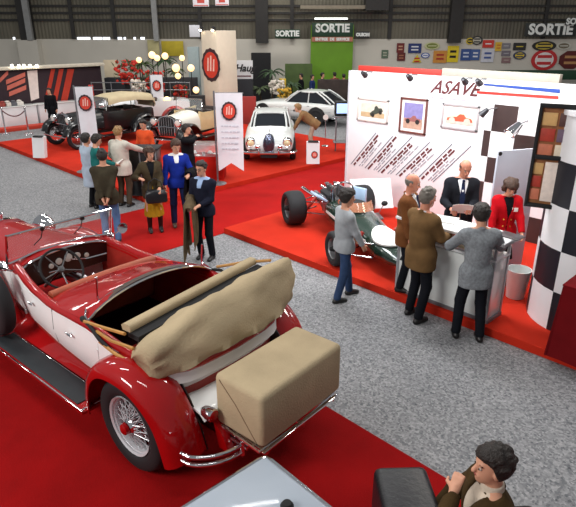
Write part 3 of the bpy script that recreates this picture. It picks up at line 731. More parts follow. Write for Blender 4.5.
    def plane(f, p, n): return ((f.pts()-v(p)) @ np.array(n)).astype(np.float32)
    fat = {'jacket': .03, 'coat': .036, 'sweater': .022, 'blouse': .014}[top]; low = {'jacket': -.19, 'coat': -.38, 'sweater': -.10, 'blouse': -.03}[top]+hem
    f = Field(lo*S, hi*S, h)
    torso(f, fat, max(low, -.06) if sit is not None else low+.03)
    if low < -.2 and sit is None: f.cone(v(T(0, 0, 0)), v(T(0, 0, low)), (.15)*S, .18*S, .05)
    f.D = np.maximum(f.D, plane(f, T(0, 0, low), -tz)); f.D = np.maximum(f.D, plane(f, T(0, 0, .555), tz))
    for i in (0, 1):
        d = (wri[i]-elb[i]).normalized()
        f.cone(v(shl[i]-tz*.014-ty*(.012 if i == 0 else -.012)), v(elb[i]), (.044+fat)*S, (.040+fat*.7)*S, .045).cone(v(elb[i]), v(wri[i]-d*.015), (.042+fat*.7)*S, (.031+fat*.6)*S, .02)
        cut_ = np.linalg.norm(f.pts()-v(wri[i]), axis=-1); c_ = np.where(cut_ < .09*S, ((f.pts()-v(wri[i]-d*.012)) @ np.array(d)), -1).astype(np.float32); f.D = np.maximum(f.D, c_)
    if top in ('jacket', 'coat'):                                   # collar roll and split front
        for s_ in (1, -1): f.cone(v(T(-.07, .01*s_, .565)), v(T(.03, .075*s_, .53)), .022*S, .02*S, .015).cone(v(T(.03, .075*s_, .53)), v(T(.125, .03*s_, .33)), .016*S, .014*S, .015)
        P = f.pts()-v(T(0, 0, 0)); yy = P @ np.array(ty)/S; xx = P @ np.array(tx)/S; zz = P @ np.array(tz)/S
        if shirt is not None:
            wedge = np.maximum(np.maximum(np.abs(yy)-.075*np.clip((zz-.20)/.33, 0, 1), .05-xx), -(zz-.20)); f.D = np.maximum(f.D, (-wedge*S).astype(np.float32))
        slit = np.maximum(np.abs(yy)-.004-.10*np.clip(-(zz-.12), 0, 1)*.5, .03-xx); slit = np.maximum(slit, zz-.22); f.D = np.maximum(f.D, (-slit*S).astype(np.float32))
    f.build({'jacket': 'jacket', 'coat': 'coat', 'sweater': 'sweater', 'blouse': 'blouse'}[top], topm, root)
    if shirt is not None:
        f = Field(v(T(0, 0, .35))-.3*S, v(T(0, 0, .35))+.32*S, h*.8); torso(f, fat-.012 if top in ('jacket', 'coat') else fat+.005, .1); f.cone(v(neck-tz*.03), v(neck+tz*.035), .066*S, .062*S, .01)
        P = f.pts()-v(T(0, 0, 0)); yy = P @ np.array(ty)/S; xx = P @ np.array(tx)/S; zz = P @ np.array(tz)/S
        wd = .08 if top in ('jacket', 'coat') else .05
        keep = np.maximum(np.maximum(np.abs(yy)-wd*np.clip((zz-.18)/.3, 0, 1), .02-xx), zz-.60)
        if top not in ('jacket', 'coat'): keep = np.maximum(keep, .40-zz)
        keep = np.minimum(keep, np.maximum(.53-zz, zz-.575)); f.D = np.maximum(f.D, (keep*S).astype(np.float32)); f.build('shirt', shirt, root)
    if tie is not None:
        q = MB(); pts = [(.085, .525, .016), (.10, .50, .02), (.125, .42, .026), (.146, .30, .036), (.15, .2, .03)]
        grid = [[v(T(x+fat-.012, y*w, z)) for y in (-1, 0, 1)] for x, z, w in pts]; q.sheet(grid, .012*S); q.ell(v(T(.082+fat, 0, .53)), .022*S, 10, 8); q.build('tie', tie, root)
    if scarf is not None:
        f = Field(v(neck)-.2*S, v(neck)+.2*S, h*.8); f.cone(v(neck-tz*.045), v(neck+tz*.055), .078*S, .066*S, .02); f.D = np.maximum(f.D, plane(f, neck+tz*.06, tz)); f.build('collar', scarf, root)
    f = Field(lo*S, hi*S, h)
    if bottom == 'trousers':
        f.cone(v(T(0, .05, .02)), v(T(0, -.05, .02)), .106*S*g, .106*S*g, .03).cone(v(T(0, 0, .0)), v(T(0, 0, .1)), .108*S*g, .105*S*g, .03)
        for i in (0, 1):
            f.cone(v(hips[i]), v(kne[i]), .086*S, .070*S, .025).cone(v(kne[i]), v(ank[i]+(kne[i]-ank[i]).normalized()*.01), .068*S, .058*S, .02)
        f.D = np.maximum(f.D, plane(f, T(0, 0, .12), tz)); 
        if sit is None: f.D = np.maximum(f.D, (.055*S-f.pts()[..., 2]).astype(np.float32))
        f.build('trousers', legm, root)
    else:
        f.cone(v(T(0, .05, .02)), v(T(0, -.05, .02)), .11*S, .11*S, .05).cone(v(T(0, 0, .0)), v((hipfwd, 0, bottom)), .13*S, .20*S, .05).cone(v(T(0, 0, 0)), v(T(0, 0, .1)), .11*S, .105*S, .04)
        P = f.pts()/S; a = np.arctan2(P[..., 1], P[..., 0]-hipfwd); f.D += (.009*S*np.sin(11*a)*np.clip((.8-P[..., 2])/.3, 0, 1)).astype(np.float32)
        f.D = np.maximum(f.D, ((bottom-P[..., 2])*S).astype(np.float32)); f.D = np.maximum(f.D, plane(f, T(0, 0, .12), tz)); f.build('skirt', legm, root)
        for i in (0, 1):
            f = Field(v(ank[i])-.3*S, v(ank[i])+.34*S, h*.8); t_ = (kne[i]-ank[i]).normalized(); f.cone(v(ank[i]), v(ank[i]+t_*.25), .044*S, .056*S, .01); f.build('boot_leg', SHOE, root)
    for i in (0, 1):
        f = Field(v(ank[i])-.22*S, v(ank[i])+.26*S, h*.7); a = ank[i]
        f.cone(v(a+Vector((-.035, 0, -.055))), v(a+Vector((.14, 0, -.062))), .040*S, .036*S, .02).cone(v(a), v(a+Vector((0, 0, -.05))), .046*S, .045*S, .02).cone(v(a+Vector((0, 0, -.03))), v(a+Vector((.1, 0, -.05))), .04*S, .036*S, .02)
        z0 = (a.z-.085); f.D = np.maximum(f.D, (z0*S+.001-f.pts()[..., 2]).astype(np.float32)); f.build('shoe', shoes or SHOE, root)
    info = dict(root=root, S=S, wri=[w*S for w in wri], elb=[e*S for e in elb], head=hc*S, T=lambda x, y, z: T(x, y, z)*S, M=Matrix.Translation(Vector(loc)) @ Matrix.Rotation(yaw, 4, 'Z'))
    return info
# ------------------------------------------------------------------ the visitors
D2 = math.radians
def at(x, y, z=0.0): p = G(x, y, z); p.z = z; return p
P12 = .12
TWEED = cloth('grey_tweed', (126, 130, 134), .22, 30); BLAZER = cloth('olive_brown_blazer', (108, 82, 52)); BROWNJ = cloth('brown_jacket', (112, 70, 40)); DARKS = cloth('dark_suit', (30, 32, 38))
BLACKT = cloth('black_trousers', (20, 22, 28)); JEANS = cloth('blue_jeans', (48, 66, 98), .2); SWEAT = cloth('grey_sweater', (158, 162, 166)); REDJ = cloth('red_jacket', (186, 14, 26)); NAVY = cloth('navy_jumper', (26, 28, 42))
BLUEJ = cloth('bright_blue_jumper', (26, 46, 140)); MUST = cloth('mustard_cloth', (168, 128, 28)); OLIVE = cloth('olive_brown_cloth', (70, 60, 44)); WSHIRT = cloth('white_shirt', (226, 226, 228), .03); LBSH = cloth('pale_blue_shirt', (150, 172, 206), .05)
TIE = cloth('blue_tie', (32, 40, 68)); PALEJ = cloth('pale_jacket', (198, 192, 180)); TEAL = cloth('teal_cloth', (34, 108, 104)); PALEB = cloth('pale_blue_coat', (170, 184, 200)); BROWNT = cloth('brown_trousers', (70, 58, 46)); LJEANS = cloth('light_jeans', (84, 116, 158), .2)
ORANGE = cloth('orange_cloth', (220, 84, 44)); FAWN = cloth('fawn_cloth', (140, 108, 74)); PALET = cloth('pale_trousers', (190, 170, 150)); BLK = cloth('black_cloth', (20, 20, 24)); CREAMK = cloth('cream_knit', (206, 190, 172), .05)

person('man in pale grey sweater and blue jeans standing beside the green racing car', at(342, 299), AWAY-D2(72), 1.70, 'sweater', SWEAT, JEANS, hands=((.26, .20, .92), (.24, -.16, .90)), feet=((.20, .12, 0), (-.10, -.10, 0)), look=-.1, nod=.15, hair='dark', cut='full')
person('balding man in brown jacket and dark tie standing beside the white counter', at(402, 289, P12), AWAY-D2(118), 1.78, 'jacket', BROWNJ, BLACKT, shirt=WSHIRT, tie=TIE, hair='grey', cut='bald', skin=SKIN2, nod=.18, hands=((.12, .26, .82), (.14, -.25, .80)), h=.012)
person('grey haired man in olive brown blazer leaning to the white counter', at(415, 318), AWAY-D2(58), 1.88, 'jacket', BLAZER, BLACKT, shirt=WSHIRT, hair='grey', cut='short', skin=SKIN2, hands=((.34, .16, 1.10), (.36, -.10, 1.12)), feet=((.04, .13, 0), (-.04, -.12, 0)), girth=1.1, look=-.15, nod=.1)
person('dark haired man in grey tweed jacket seen from behind at the white counter', at(467, 337), AWAY-D2(4), 1.80, 'jacket', TWEED, BLACKT, hair='dark', cut='full', hands=((.40, .22, 1.12), (.40, -.22, 1.13)), feet=((.03, .15, 0), (-.05, -.13, 0)), lean=.08, nod=.25, look=.1, poles=((-.6, .9, -.4), (-.6, -.9, -.4)))
SUIT = person('balding man in dark suit with white papers behind the white counter', Vector(at(467, 167, 1.87).to_2d().to_3d())+Vector((.1, .1, P12)), AWAY+D2(172), 1.84, 'jacket', DARKS, BLACKT, shirt=WSHIRT, tie=TIE, hair='brown', cut='bald', skin=SKIN2, nod=.35, look=.25, hands=((.30, .10, 1.10), (.30, -.16, 1.08)), h=.011, girth=1.05)
REDW = person('short haired woman in red jacket looking down behind the white counter', Vector(at(517, 184, 1.72).to_2d().to_3d())+Vector((.04, .12, P12)), AWAY+D2(176), 1.66, 'jacket', REDJ, BLK, bottom=.45, shirt=BLK, hair='brown', cut='curly', female=True, nod=.5, hands=((.30, .20, .92), (.24, -.26, .84)))
COATM = person('man in navy jumper with glasses carrying a long brown coat', at(207, 258), AWAY+D2(160), 1.74, 'sweater', NAVY, BLACKT, shirt=LBSH, hair='dark', cut='short', glasses=True, hands=((.26, .06, 1.06), (.28, -.12, 1.05)), nod=.1, look=-.1)
BLUEM = person('man in bright blue jumper and jeans with black coat on arm', at(181, 226, .013), AWAY+D2(-165), 1.78, 'sweater', BLUEJ, cloth('dark_jeans', (34, 44, 84), .2), shirt=WSHIRT, hair='brown', cut='full', hands=((.30, .20, 1.12), (.12, -.26, .82)), nod=.35, look=.25, feet=((.05, .13, 0), (-.02, -.12, 0)), shoes=SHOEB)
WOM = person('curly haired woman in dark olive jacket and mustard skirt', at(156, 231, .013), AWAY+D2(-160), 1.68, 'jacket', OLIVE, MUST, bottom=.36, hair='brown', cut='long', female=True, shirt=BLK, hands=((.26, .12, .98), (.24, -.24, 1.2)), nod=.15, look=.35)
person('man in dark olive bomber jacket and jeans seen from behind hands clasped', at(113, 243), AWAY+D2(8), 1.78, 'sweater', cloth('bomber_jacket', (60, 54, 42), .2), LJEANS, hair='dark', cut='short', hands=((-.20, .03, .84), (-.22, -.03, .86)), poles=((-.4, 1, .2), (-.4, -1, .2)), girth=1.15, hem=-.04)
person('man in pale jacket reaching out beside the black display counter', Vector(at(117, 127, 1.80).to_2d().to_3d()), AWAY+D2(-22), 1.80, 'jacket', PALEJ, BROWNT, hair='fair', cut='short', hands=((.20, .27, .95), (.50, -.30, 1.16)), girth=1.25, nod=.1)
TEALW = person('dark haired visitor in teal top reading a white leaflet', Vector(at(94, 135, 1.68).to_2d().to_3d()), AWAY+D2(-62), 1.68, 'sweater', TEAL, BLK, hair='dark', cut='full', hands=((.34, .10, 1.08), (.36, -.14, 1.08)), nod=.3, female=True)
person('visitor in pale blue coat standing behind the teal top', Vector(at(82, 136, 1.66).to_2d().to_3d())+FW*.2, AWAY+D2(-40), 1.66, 'coat', PALEB, BLK, hair='dark', cut='full', female=True, h=.014)
person('fair haired person in fawn jacket bending over beside white saloon', at(311, 151, P12), AWAY+D2(85), 1.70, 'jacket', FAWN, PALET, hair='fair', cut='full', lean=.95, hands=((.62, .15, .62), (.60, -.15, .60)), hipfwd=-.08, nod=.2, h=.013, poles=((0, .6, .4), (0, -.6, .4)))
person('person in black clothes standing before the far red striped wall', at(55, 130, 0), AWAY+D2(170), 1.62, 'coat', BLK, BLK, hair='dark', cut='short', h=.016, face=False)
person('person in orange top behind the black display counter', Vector(at(134, 127, 1.7).to_2d().to_3d())+FW*.9+Vector((0, 0, P12)), AWAY+D2(160), 1.62, 'sweater', ORANGE, BLK, hair='dark', cut='short', h=.014, nod=.3)
person('photographer in black coat raising both arms before the cream car', Vector(at(186, 126, 1.7).to_2d().to_3d())+Vector((0, 0, P12)), AWAY+D2(-100), 1.60, 'coat', BLK, BLK, hair='dark', cut='full', h=.014, hands=((.28, .08, 1.48), (.28, -.08, 1.48)))
for x, y, m, lb in ((301, 76, BLK, 'visitor in black by the green exit wall, leftmost'), (312, 79, cloth('deep_blue', (40, 54, 100)), 'visitor in blue jacket by the green exit wall'), (322, 74, cloth('dark_green', (34, 50, 44)), 'visitor in dark green by the green exit wall'),
                     (334, 73, cloth('dull_red', (110, 44, 40)), 'visitor in dull red by the green exit wall'), (343, 77, cloth('mid_grey', (90, 90, 94)), 'visitor in grey by the green exit wall, rightmost')):
    person(lb, Vector((FW*29.5+RT*((x-288)/FPX*28.6)).to_tuple()), AWAY+D2(random.choice((20, 100, 170, 250))), 1.74-(y-73)*.02, 'jacket', m, BLK, hair='dark', cut='short', h=.022, face=False, group='visitors by the green exit wall')
# seated man and his leather sofa
sp = Vector(at(500, 462, 1.40).to_2d().to_3d())
SYAW = AWAY+D2(92)
SITM = person('man in olive jacket with cream roll neck sitting with hand at mouth', sp+Vector((0, 0, H0)), SYAW, 1.76, 'jacket', cloth('olive_jacket', (66, 50, 28), .2), BLK, hair='dark', cut='full', sit=.50, hands=((.275, .05, 1.075), (.30, -.20, .62)), poles=((1, .25, -.1), (-.5, -1, -.5)),
                feet=((.22, .50, 0), (.22, .30, 0)), scarf=CREAMK, shirt=CREAMK, curl=1.5, h=.0085, nod=-.02, lean=.06, reach=.10)
BLEATH = mat('black_leather', (18, 19, 24), .38, 0, .1, 14, bump=.25, bscale=30)
so = thing('sofa', 'black leather sofa with high arm under the leaning man', 'sofa', sp+Vector((0, 0, H0)), SYAW)
q = MB(); q.box((-.08, -.05, .22), (.98, .9, .36), .05, seg=3); q.build('base', BLEATH, so, 60)
q = MB(); q.box((.50, .04, .48), (.36, .80, .88), .05, seg=3); q.build('armrest', BLEATH, so, 60)
q = MB(); q.box((-.02, .62, .36), (1.1, .2, .62), .06, seg=3); q.build('backrest', BLEATH, so, 60)
for x in (-.45, .5):
    for y in (-.5, .35): MB().cyl((x, y, 0), (x, y, .06), .025).build('foot', CHROME, so)
# things people hold
def placed(info, p): return info['M'] @ Vector(p)
PAPER = mat('paper', (236, 234, 228), .7, 0, .02)
def papersheet(name, label, c, u, v, w, hgt, cat='paper', m=None, bend=.02):
    u = Vector(u).normalized(); v = Vector(v).normalized(); n = u.cross(v); c = Vector(c)
    g = [[u*(x*w)+v*(y*hgt)+n*(bend*(x*x*4)) for y in (-.5, 0, .5)] for x in (-.5, -.25, 0, .25, .5)]
    o = MB().sheet(g, .003).build(name, m or PAPER); o.location = c; return tag(o, label, cat)
M3 = SUIT['M'].to_3x3()
papersheet('paper', 'white papers held by the balding man in dark suit', placed(SUIT, (SUIT['wri'][1]+SUIT['wri'][0])/2+Vector((.09, .0, .03))), M3 @ Vector((0, 1, 0)), M3 @ Vector((.7, 0, .75)), .30, .26)
M3 = TEALW['M'].to_3x3()
papersheet('leaflet', 'white leaflet in the hands of the teal topped visitor', placed(TEALW, (TEALW['wri'][1]+TEALW['wri'][0])/2+Vector((.10, 0, .05))), M3 @ Vector((0, 1, 0)), M3 @ Vector((.8, 0, .6)), .26, .20, 'leaflet')
# badge of the woman in red
M4 = REDW['M']
b = MB().box((0, 0, 0), (.012, .085, .06), .003).build('badge', PAPER, REDW['root']); b.location = REDW['T'](.155, .085, .37)
for k in range(3):
    for s in (1, -1): o = MB().ell((0, 0, 0), .012, 8, 6).build('button', mat('gold_button', (220, 170, 60), .3, .8, 0), REDW['root']); o.location = REDW['T'](.158, .055*s-.01, .18-.11*k+.03)
# coats over arms
def drape(name, label, info, arm, m, w, ln_f, ln_b, cat='coat', off=.0):
    e, wr = info['elb'][arm], info['wri'][arm]; d = (wr-e); L = d.length; d = d/L; side = Vector((d.y, -d.x, 0)).normalized()
    g = []
    for i in range(15):
        t = -.25+1.3*i/14*w; row = []; c = e + d*(t*L) + Vector((0, 0, .065))
        for j in range(17):
            s_ = j/16*2-1; wob = .022*math.sin(i*1.5+j*.35)*min(1, abs(s_)*2); ln = ln_f if s_ > 0 else ln_b; a = abs(s_)
            if a < .2: off_ = side*(math.copysign(1, s_)*.06*a/.2); dz = -.02*(a/.2)**2
            else: off_ = side*(math.copysign(1, s_)*(.06+.02*math.sin(a*4+i*.8)+.015)); dz = -.02-(a-.2)/.8*ln*(1+.10*math.sin(i*.9+1.3*(s_ > 0)))
            row.append(c+off_+side*wob+d*(.05*math.sin(j*.8+i)*max(0, a-.4))+Vector((0, 0, dz)))
        g.append(row)
    o = MB().sheet(g, .016).build(name, m, angle=80); o.location = info['M'].translation; o.rotation_euler = info['M'].to_euler(); return tag(o, label, cat)
drape('coat', 'long brown coat hanging over the arms of the man in navy', COATM, 1, cloth('brown_coat', (92, 78, 58), .2), 1.6, .86, .70)
drape('coat', 'black coat hanging over the arm of the man in blue jumper', BLUEM, 0, BLK, 1.1, .52, .45)
bg_ = thing('handbag', 'black handbag carried by the woman in mustard skirt', 'bag', placed(WOM, (.26, .04, .80)), AWAY+D2(-160))
q = MB(); q.loft([[(x*s_, y*s_, z) for x, y in ((-.06, -.2), (.06, -.2), (.085, 0), (.06, .2), (-.06, .2), (-.085, 0))] for z, s_ in ((-.13, .85), (-.10, 1), (.02, 1.02), (.10, .85), (.12, .7))]); q.build('pouch', BLEATH, bg_, 60)
MB().tube([(0, -.15, .09), (-.05, -.12, .26), (-.1, 0, .32), (-.05, .12, .26), (0, .15, .09)], .010, 6).build('handle', BLEATH, bg_)
# ------------------------------------------------------------------ the white club stand on the right
Z0 = .1205; WXX = 10.04
def onwall(px, py, X=WXX-.004):
    d = ray(px, py); t = X/d.x; return Vector((X, d.y*t, CAMZ+d.z*t))
def wallM(p): return frame3(p, (0, -1, 0), (0, 0, 1))
wl = thing('stand_wall', 'white exhibition stand wall with club lettering and slanted captions', 'wall', (WXX, 8.32, Z0))
def wloc(p): return Vector(p)-Vector((WXX, 8.32, Z0))
q = MB(); q.box((.06, -3.41, 1.41), (.12, 6.82, 2.82), .004); q.build('panel', WHITE, wl)
q = MB(); q.box((-.006, -.02, 1.41), (.03, .035, 2.82)); q.build('edge_post', mat('pale_post', (196, 198, 204), .4), wl)
BLUEP = mat('blue_print', (40, 74, 160), .6, 0, .03); REDP = mat('red_print', (196, 54, 44), .6, 0, .03); DKPR = mat('dark_red_print', (96, 40, 44), .7, 0, .05); BLKP = mat('black_print', (22, 22, 26), .6, 0, .03); GREYP = mat('grey_print', (150, 150, 158), .7, 0, .03)
def wquad(a, b, c, d, m, name, parent=wl, t=.006):
    pts = [wloc(onwall(*p)) for p in (a, b, c, d)]; return MB().prism(pts, (-t, 0, 0)).build(name, m, parent)
wquad((484, 83.5), (560, 89.2), (560, 93.2), (484, 85.2), BLUEP, 'blue_stripe'); wquad((477, 91.0), (558.5, 96.0), (558.5, 99.2), (477, 93.4), REDP, 'red_stripe')
p0 = onwall(453.5, 88.6); q = MB(); M = wallM(wloc(p0)); q.text('ASAVE', .345, M, ext=.006, shear=.45, bold=.004); q.build('club_lettering', DKPR, wl)
q = MB(); rr = random.Random(3); x = 431.0
while x < 500:
    w_ = rr.choice((2.2, 3.2, 4.4)); a = onwall(x, 97.0+(x-431)*.088); b = onwall(x+w_, 97.0+(x+w_-431)*.088)
    q.box(wloc((a+b)/2)+Vector((-.002, 0, 0)), (.004, (a-b).length, .035)); x += w_+.9
o = q.build('subtitle', mat('faint_print', (186, 180, 188), .7), wl); o['kind'] = 'stuff'
# slanted caption strips: rule, heading and two fainter lines each
cols = [((351, 164), (376, 133)), ((365, 168), (393, 136)), ((378, 172), (412, 137)), ((396, 175), (430, 142)), ((418, 178), (452, 144)), ((433, 182), (471, 146))]
for ci, (a, b) in enumerate(cols):
    A = onwall(*a); B = onwall(*b); d = (B-A); L = d.length; d.normalize(); n = Vector((-1, 0, 0)); s_ = d.cross(n).normalized()
    if s_.z > 0: s_ = -s_
    q = MB(); R_ = Matrix((d, s_, n)).transposed()
    def bar(t, off, ln, hh, mi): q.box(wloc(A+d*t+s_*off)+n*.003, (ln, hh, .004), rot=R_, mi=mi)
    bar(L/2, 0, L, .016, 1)
    if ci < 5:
        for off, hh, mi, lo_, hi_ in ((.07, .042, 0, .05, .92), (.13, .034, 0, .35, .85), (.19, .022, 2, .15, .75), (.24, .02, 2, .2, .9)):
            t = L*lo_
            while t < L*hi_:
                w_ = rr.uniform(.06, .2); bar(t+w_/2, off, w_, hh, mi); t += w_+.035
    o = q.build('slanted_caption', [DKPR, mat('rule_print', (92, 96, 110), .7), GREYP], wl)
# framed pictures
def picture(label, px0, py0, px1, py1, fm, paint):
    a = onwall(px0, py0); b = onwall(px1, py1); w_ = a.y-b.y; h_ = a.z-b.z; c = Vector((WXX, (a.y+b.y)/2, (a.z+b.z)/2))
    t = thing('framed_picture', label, 'picture', c, -PI/2)
    q = MB()
    for dx, dz, sx, sz in ((0, h_/2-.02, w_, .04), (0, -h_/2+.02, w_, .04), (w_/2-.02, 0, .04, h_), (-w_/2+.02, 0, .04, h_)): q.box((dx, -.02, dz), (sx, .04, sz), .005)
    q.build('frame', fm, t); q = MB(); q.box((0, -.008, 0), (w_-.05, .014, h_-.05)); q.build('mount', mat('picture_mount', (236, 232, 226), .7), t)
    q = MB(); mats = paint(q, w_-.2, h_-.2); q.build('print', mats, t)
def pm(n, c): return mat(n, c, .6, 0, .12, 14)
def carshape(q, w, h, cx, cz, L, hgt, mi, wheelmi, ang=0):
    pts = [(-.5, 0), (-.5, .35), (-.3, .55), (-.12, .6), (.0, 1), (.15, 1), (.25, .6), (.45, .5), (.5, .2), (.5, 0)]
    ca, sa = math.cos(ang), math.sin(ang)
    f = lambda x, z: (cx+(x*L)*ca-(z*hgt)*sa, -.022, cz+(x*L)*sa+(z*hgt)*ca)
    q.prism([f(x, z) for x, z in pts], (0, -.002, 0), mi)
    for x in (-.3, .3): q.prism([Vector(f(x, .02))+Vector((.13*L*math.cos(k*PI/5), -.003, .13*L*math.sin(k*PI/5))) for k in range(10)], (0, -.002, 0), wheelmi)
def paintA(q, w, h):
    q.box((0, -.018, 0), (w, .006, h), mi=0); q.box((0, -.02, -h*.33), (w, .006, h*.34), mi=1); carshape(q, w, h, w*.18, -h*.22, w*.55, h*.55, 2, 3, .35); return [pm('pale_sky_print', (222, 212, 196)), pm('sand_print', (196, 168, 130)), pm('dark_car_print', (64, 70, 60)), pm('tyre_print', (40, 36, 34))]
def paintB(q, w, h):
    q.box((0, -.018, 0), (w, .006, h), mi=0); q.box((0, -.02, -h*.30), (w, .006, h*.40), mi=1); carshape(q, w, h, 0, -h*.22, w*.85, h*.24, 2, 3); return [pm('violet_sky_print', (132, 126, 176)), pm('dusty_ground_print', (186, 150, 130)), pm('rose_car_print', (150, 92, 88)), pm('tyre_print', (40, 36, 34))]
def paintC(q, w, h):
    q.box((0, -.018, 0), (w, .006, h), mi=0); q.box((0, -.02, -h*.36), (w, .006, h*.28), mi=1); carshape(q, w, h, 0, -h*.30, w*.92, h*.5, 2, 3); return [pm('cream_sky_print', (226, 216, 190)), pm('grey_road_print', (196, 188, 178)), pm('red_car_print', (206, 84, 56)), pm('wheel_print', (206, 190, 176))]
picture('pale framed picture of dark racing car, leftmost on white stand wall', 358.5, 97, 388, 124, mat('pale_frame', (212, 204, 196), .4), paintA)
picture('dark framed upright picture with violet sky on white stand wall', 401.5, 96.8, 425.5, 135.5, mat('brown_frame', (110, 62, 56), .4), paintB)
picture('grey framed picture of red car right of the upright one', 443.5, 102.5, 477.5, 132, mat('grey_frame', (176, 170, 172), .4), paintC)
# roof of the neighbouring stand behind the wall
rf = thing('fascia_board', 'red and grey fascia board running behind the top of the white wall', 'fascia', (10.30, 8.28, 0))
MB().box((.06, -1.05, 2.97), (.12, 2.1, .13), .005).build('red_length', REDP, rf)
MB().box((.06, -3.25, 2.98), (.12, 2.28, .18), .005).build('grey_length', mat('canopy_grey', (176, 170, 158), .7), rf)
for y in (-.05, -2.1, -4.3): MB().cyl((.06, y, .121), (.06, y, 2.95), .03).build('post', GREY, rf)
# spot lamps
def spot(label, p, d, arm, r=.06, group='spot lamps of the white stand'):
    t = thing('spot_lamp', label, 'lamp', p, 0, group); d = Vector(d).normalized()
    MB().tube([Vector((0, 0, 0)), Vector(arm)*.6+Vector((0, 0, .03)), Vector(arm)], .012, 6).build('arm', GREY, t)
    hd = MB().lathe(Vector(arm), d, [(.0, -r*1.4), (r*.6, -r*1.2), (r*.8, -r*.2), (r, r*1.2), (r*.92, r*1.25), (r*.7, r*.6), (0, r*.5)], 16).build('lamp_head', mat('lamp_grey', (62, 62, 66), .35, .5, 0) if r < .08 else CHROME, t)
    MB().ell(Vector(arm)+d*r*.9, r*.5, 10, 8).build('bulb', mat('bulb', (255, 240, 210), .5, 0, 0, emit=((255, 238, 205), 6)), t)
for px, py, lb in ((372, 74, 'spot lamp above the leftmost framed picture'), (417, 76.5, 'spot lamp above the upright framed picture'), (472, 79, 'spot lamp above the red car picture'), (486, 80.5, 'spot lamp above the end of the club lettering')):
    p = onwall(px, py, WXX); p.z = 2.94; spot(lb, p, (.85, 0, -.5), (-.28, 0, -.03))
spot('spot lamp fixed to the wall beside dark squares', onwall(499, 108), (-.2, .6, -.7), (-.3, .12, -.06), .065, None)
spot('large round chrome spot lamp beside the picture board', onwall(529, 120), (-.7, .3, -.6), (-.42, .05, -.12), .11, None)
# checkered back panel and curved checkered column
CHB = mat('dark_square', (58, 42, 40), .5, 0, .1, 6); CHN = mat('navy_square', (20, 24, 34), .45, 0, .1, 6)
ck = thing('checkered_panel', 'flat checkered wall panel of dark and white squares behind grey partition', 'panel', (WXX-.03, 4.98, Z0))
q = MB(); ys = [0, -.14, -.60, -1.06, -1.52, -1.98, -2.44]
for i in range(6):
    for j in range(5): q.box((-.01, (ys[i]+ys[i+1])/2, .12+.45*j+.225 if 0 else .245*0+.48*j+.24), (.02, ys[i]-ys[i+1], .48), mi=(0 if (i+j) % 2 else 1))
q.build('squares', [CHB, WHITE], ck)
CR = .75; _p = G(526, 306, .12); _d = Vector((_p.x, _p.y, 0)).normalized(); cc = Vector((_p.x, _p.y, Z0)) + Vector((_d.y, -_d.x, 0))*CR; cc.z = Z0
cl = thing('checkered_column', 'tall curved column of large black and white squares', 'column', cc)
q = MB(); nseg = 10; rows = 5; RH = .545
for i in range(nseg):
    for j in range(rows):
        a0 = 2*PI*(i+.5)/nseg; pts = []
        g = []
        for k in range(4):
            a = a0+2*PI/nseg*k/3; g.append([(CR*math.cos(a), CR*math.sin(a), RH*j), (CR*math.cos(a), CR*math.sin(a), RH*(j+1))])
        q.sheet(g, .03, mi=(i+j) % 2)
q.build('squares', [CHN, WHITE], cl, 50)
q = MB().lathe((0, 0, RH*rows), (0, 0, 1), [(0, 0), (CR+.03, 0), (CR+.03, .06), (0, .06)], 42); q.build('cap', WHITE, cl)
# picture board on the column
bp0 = at(551, 152, 2.2); tb = Vector((7.18, 2.72, 0)); tb.z = 1.62
bd = thing('picture_board', 'tall framed board of car photographs fixed to the checkered column', 'board', (7.13, 2.62, 1.70), math.radians(-72))
q = MB(); bw, bh = .46, 1.24
for dx, dz, sx, sz in ((0, bh/2, bw, .05), (0, 0, bw, .05), (0, -bh/2, bw, .05), (bw/2-.02, 0, .04, bh), (-bw/2+.02, 0, .04, bh)): q.box((dx, -.02, dz+bh/2), (sx, .05, sz), .006)
q.build('frame', MATBLK, bd); MB().box((0, .02, bh/2), (bw, .03, bh+.04)).build('backing', WOOD, bd)
rr = random.Random(5); pc = [(206, 120, 90), (230, 214, 190), (180, 60, 44), (110, 90, 110), (214, 170, 110), (90, 60, 56), (236, 206, 200)]
for j in range(3):
    for i in range(2): MB().box((-.095+.19*i, -.004, .72+.19*j-.02), (.165, .012, .155), .002).build('photo', pm('photo_%d' % (i+j*2), pc[i+j*2]), bd)
MB().box((.06, -.004, .31), (.24, .012, .50), .002).build('poster', pm('photo_pale', (238, 222, 210)), bd)
for j in range(3): MB().box((-.135, -.004, .14+.165*j), (.115, .012, .14), .002).build('photo', pm('photo_s%d' % j, pc[(j*2) % 7]), bd)
# grey partition panel
a = at(498, 151, 2.12); b_ = at(540, 148, 2.12); c = (a+b_)/2; ang = math.atan2((b_-a).y, (b_-a).x)
pn = thing('partition_panel', 'pale grey free standing partition panel behind the woman in red', 'panel', (c.x, c.y, Z0), ang)
MB().box((0, 0, 1.0), ((b_-a).length, .04, 2.0), .006).build('panel', mat('pale_grey_panel', (184, 188, 200), .5, 0, .02), pn)
MB().cyl((-(b_-a).length/2+.03, -.03, 1.96), (-(b_-a).length/2+.03, -.02, 1.96), .03).build('fixing_knob', MATBLK, pn)
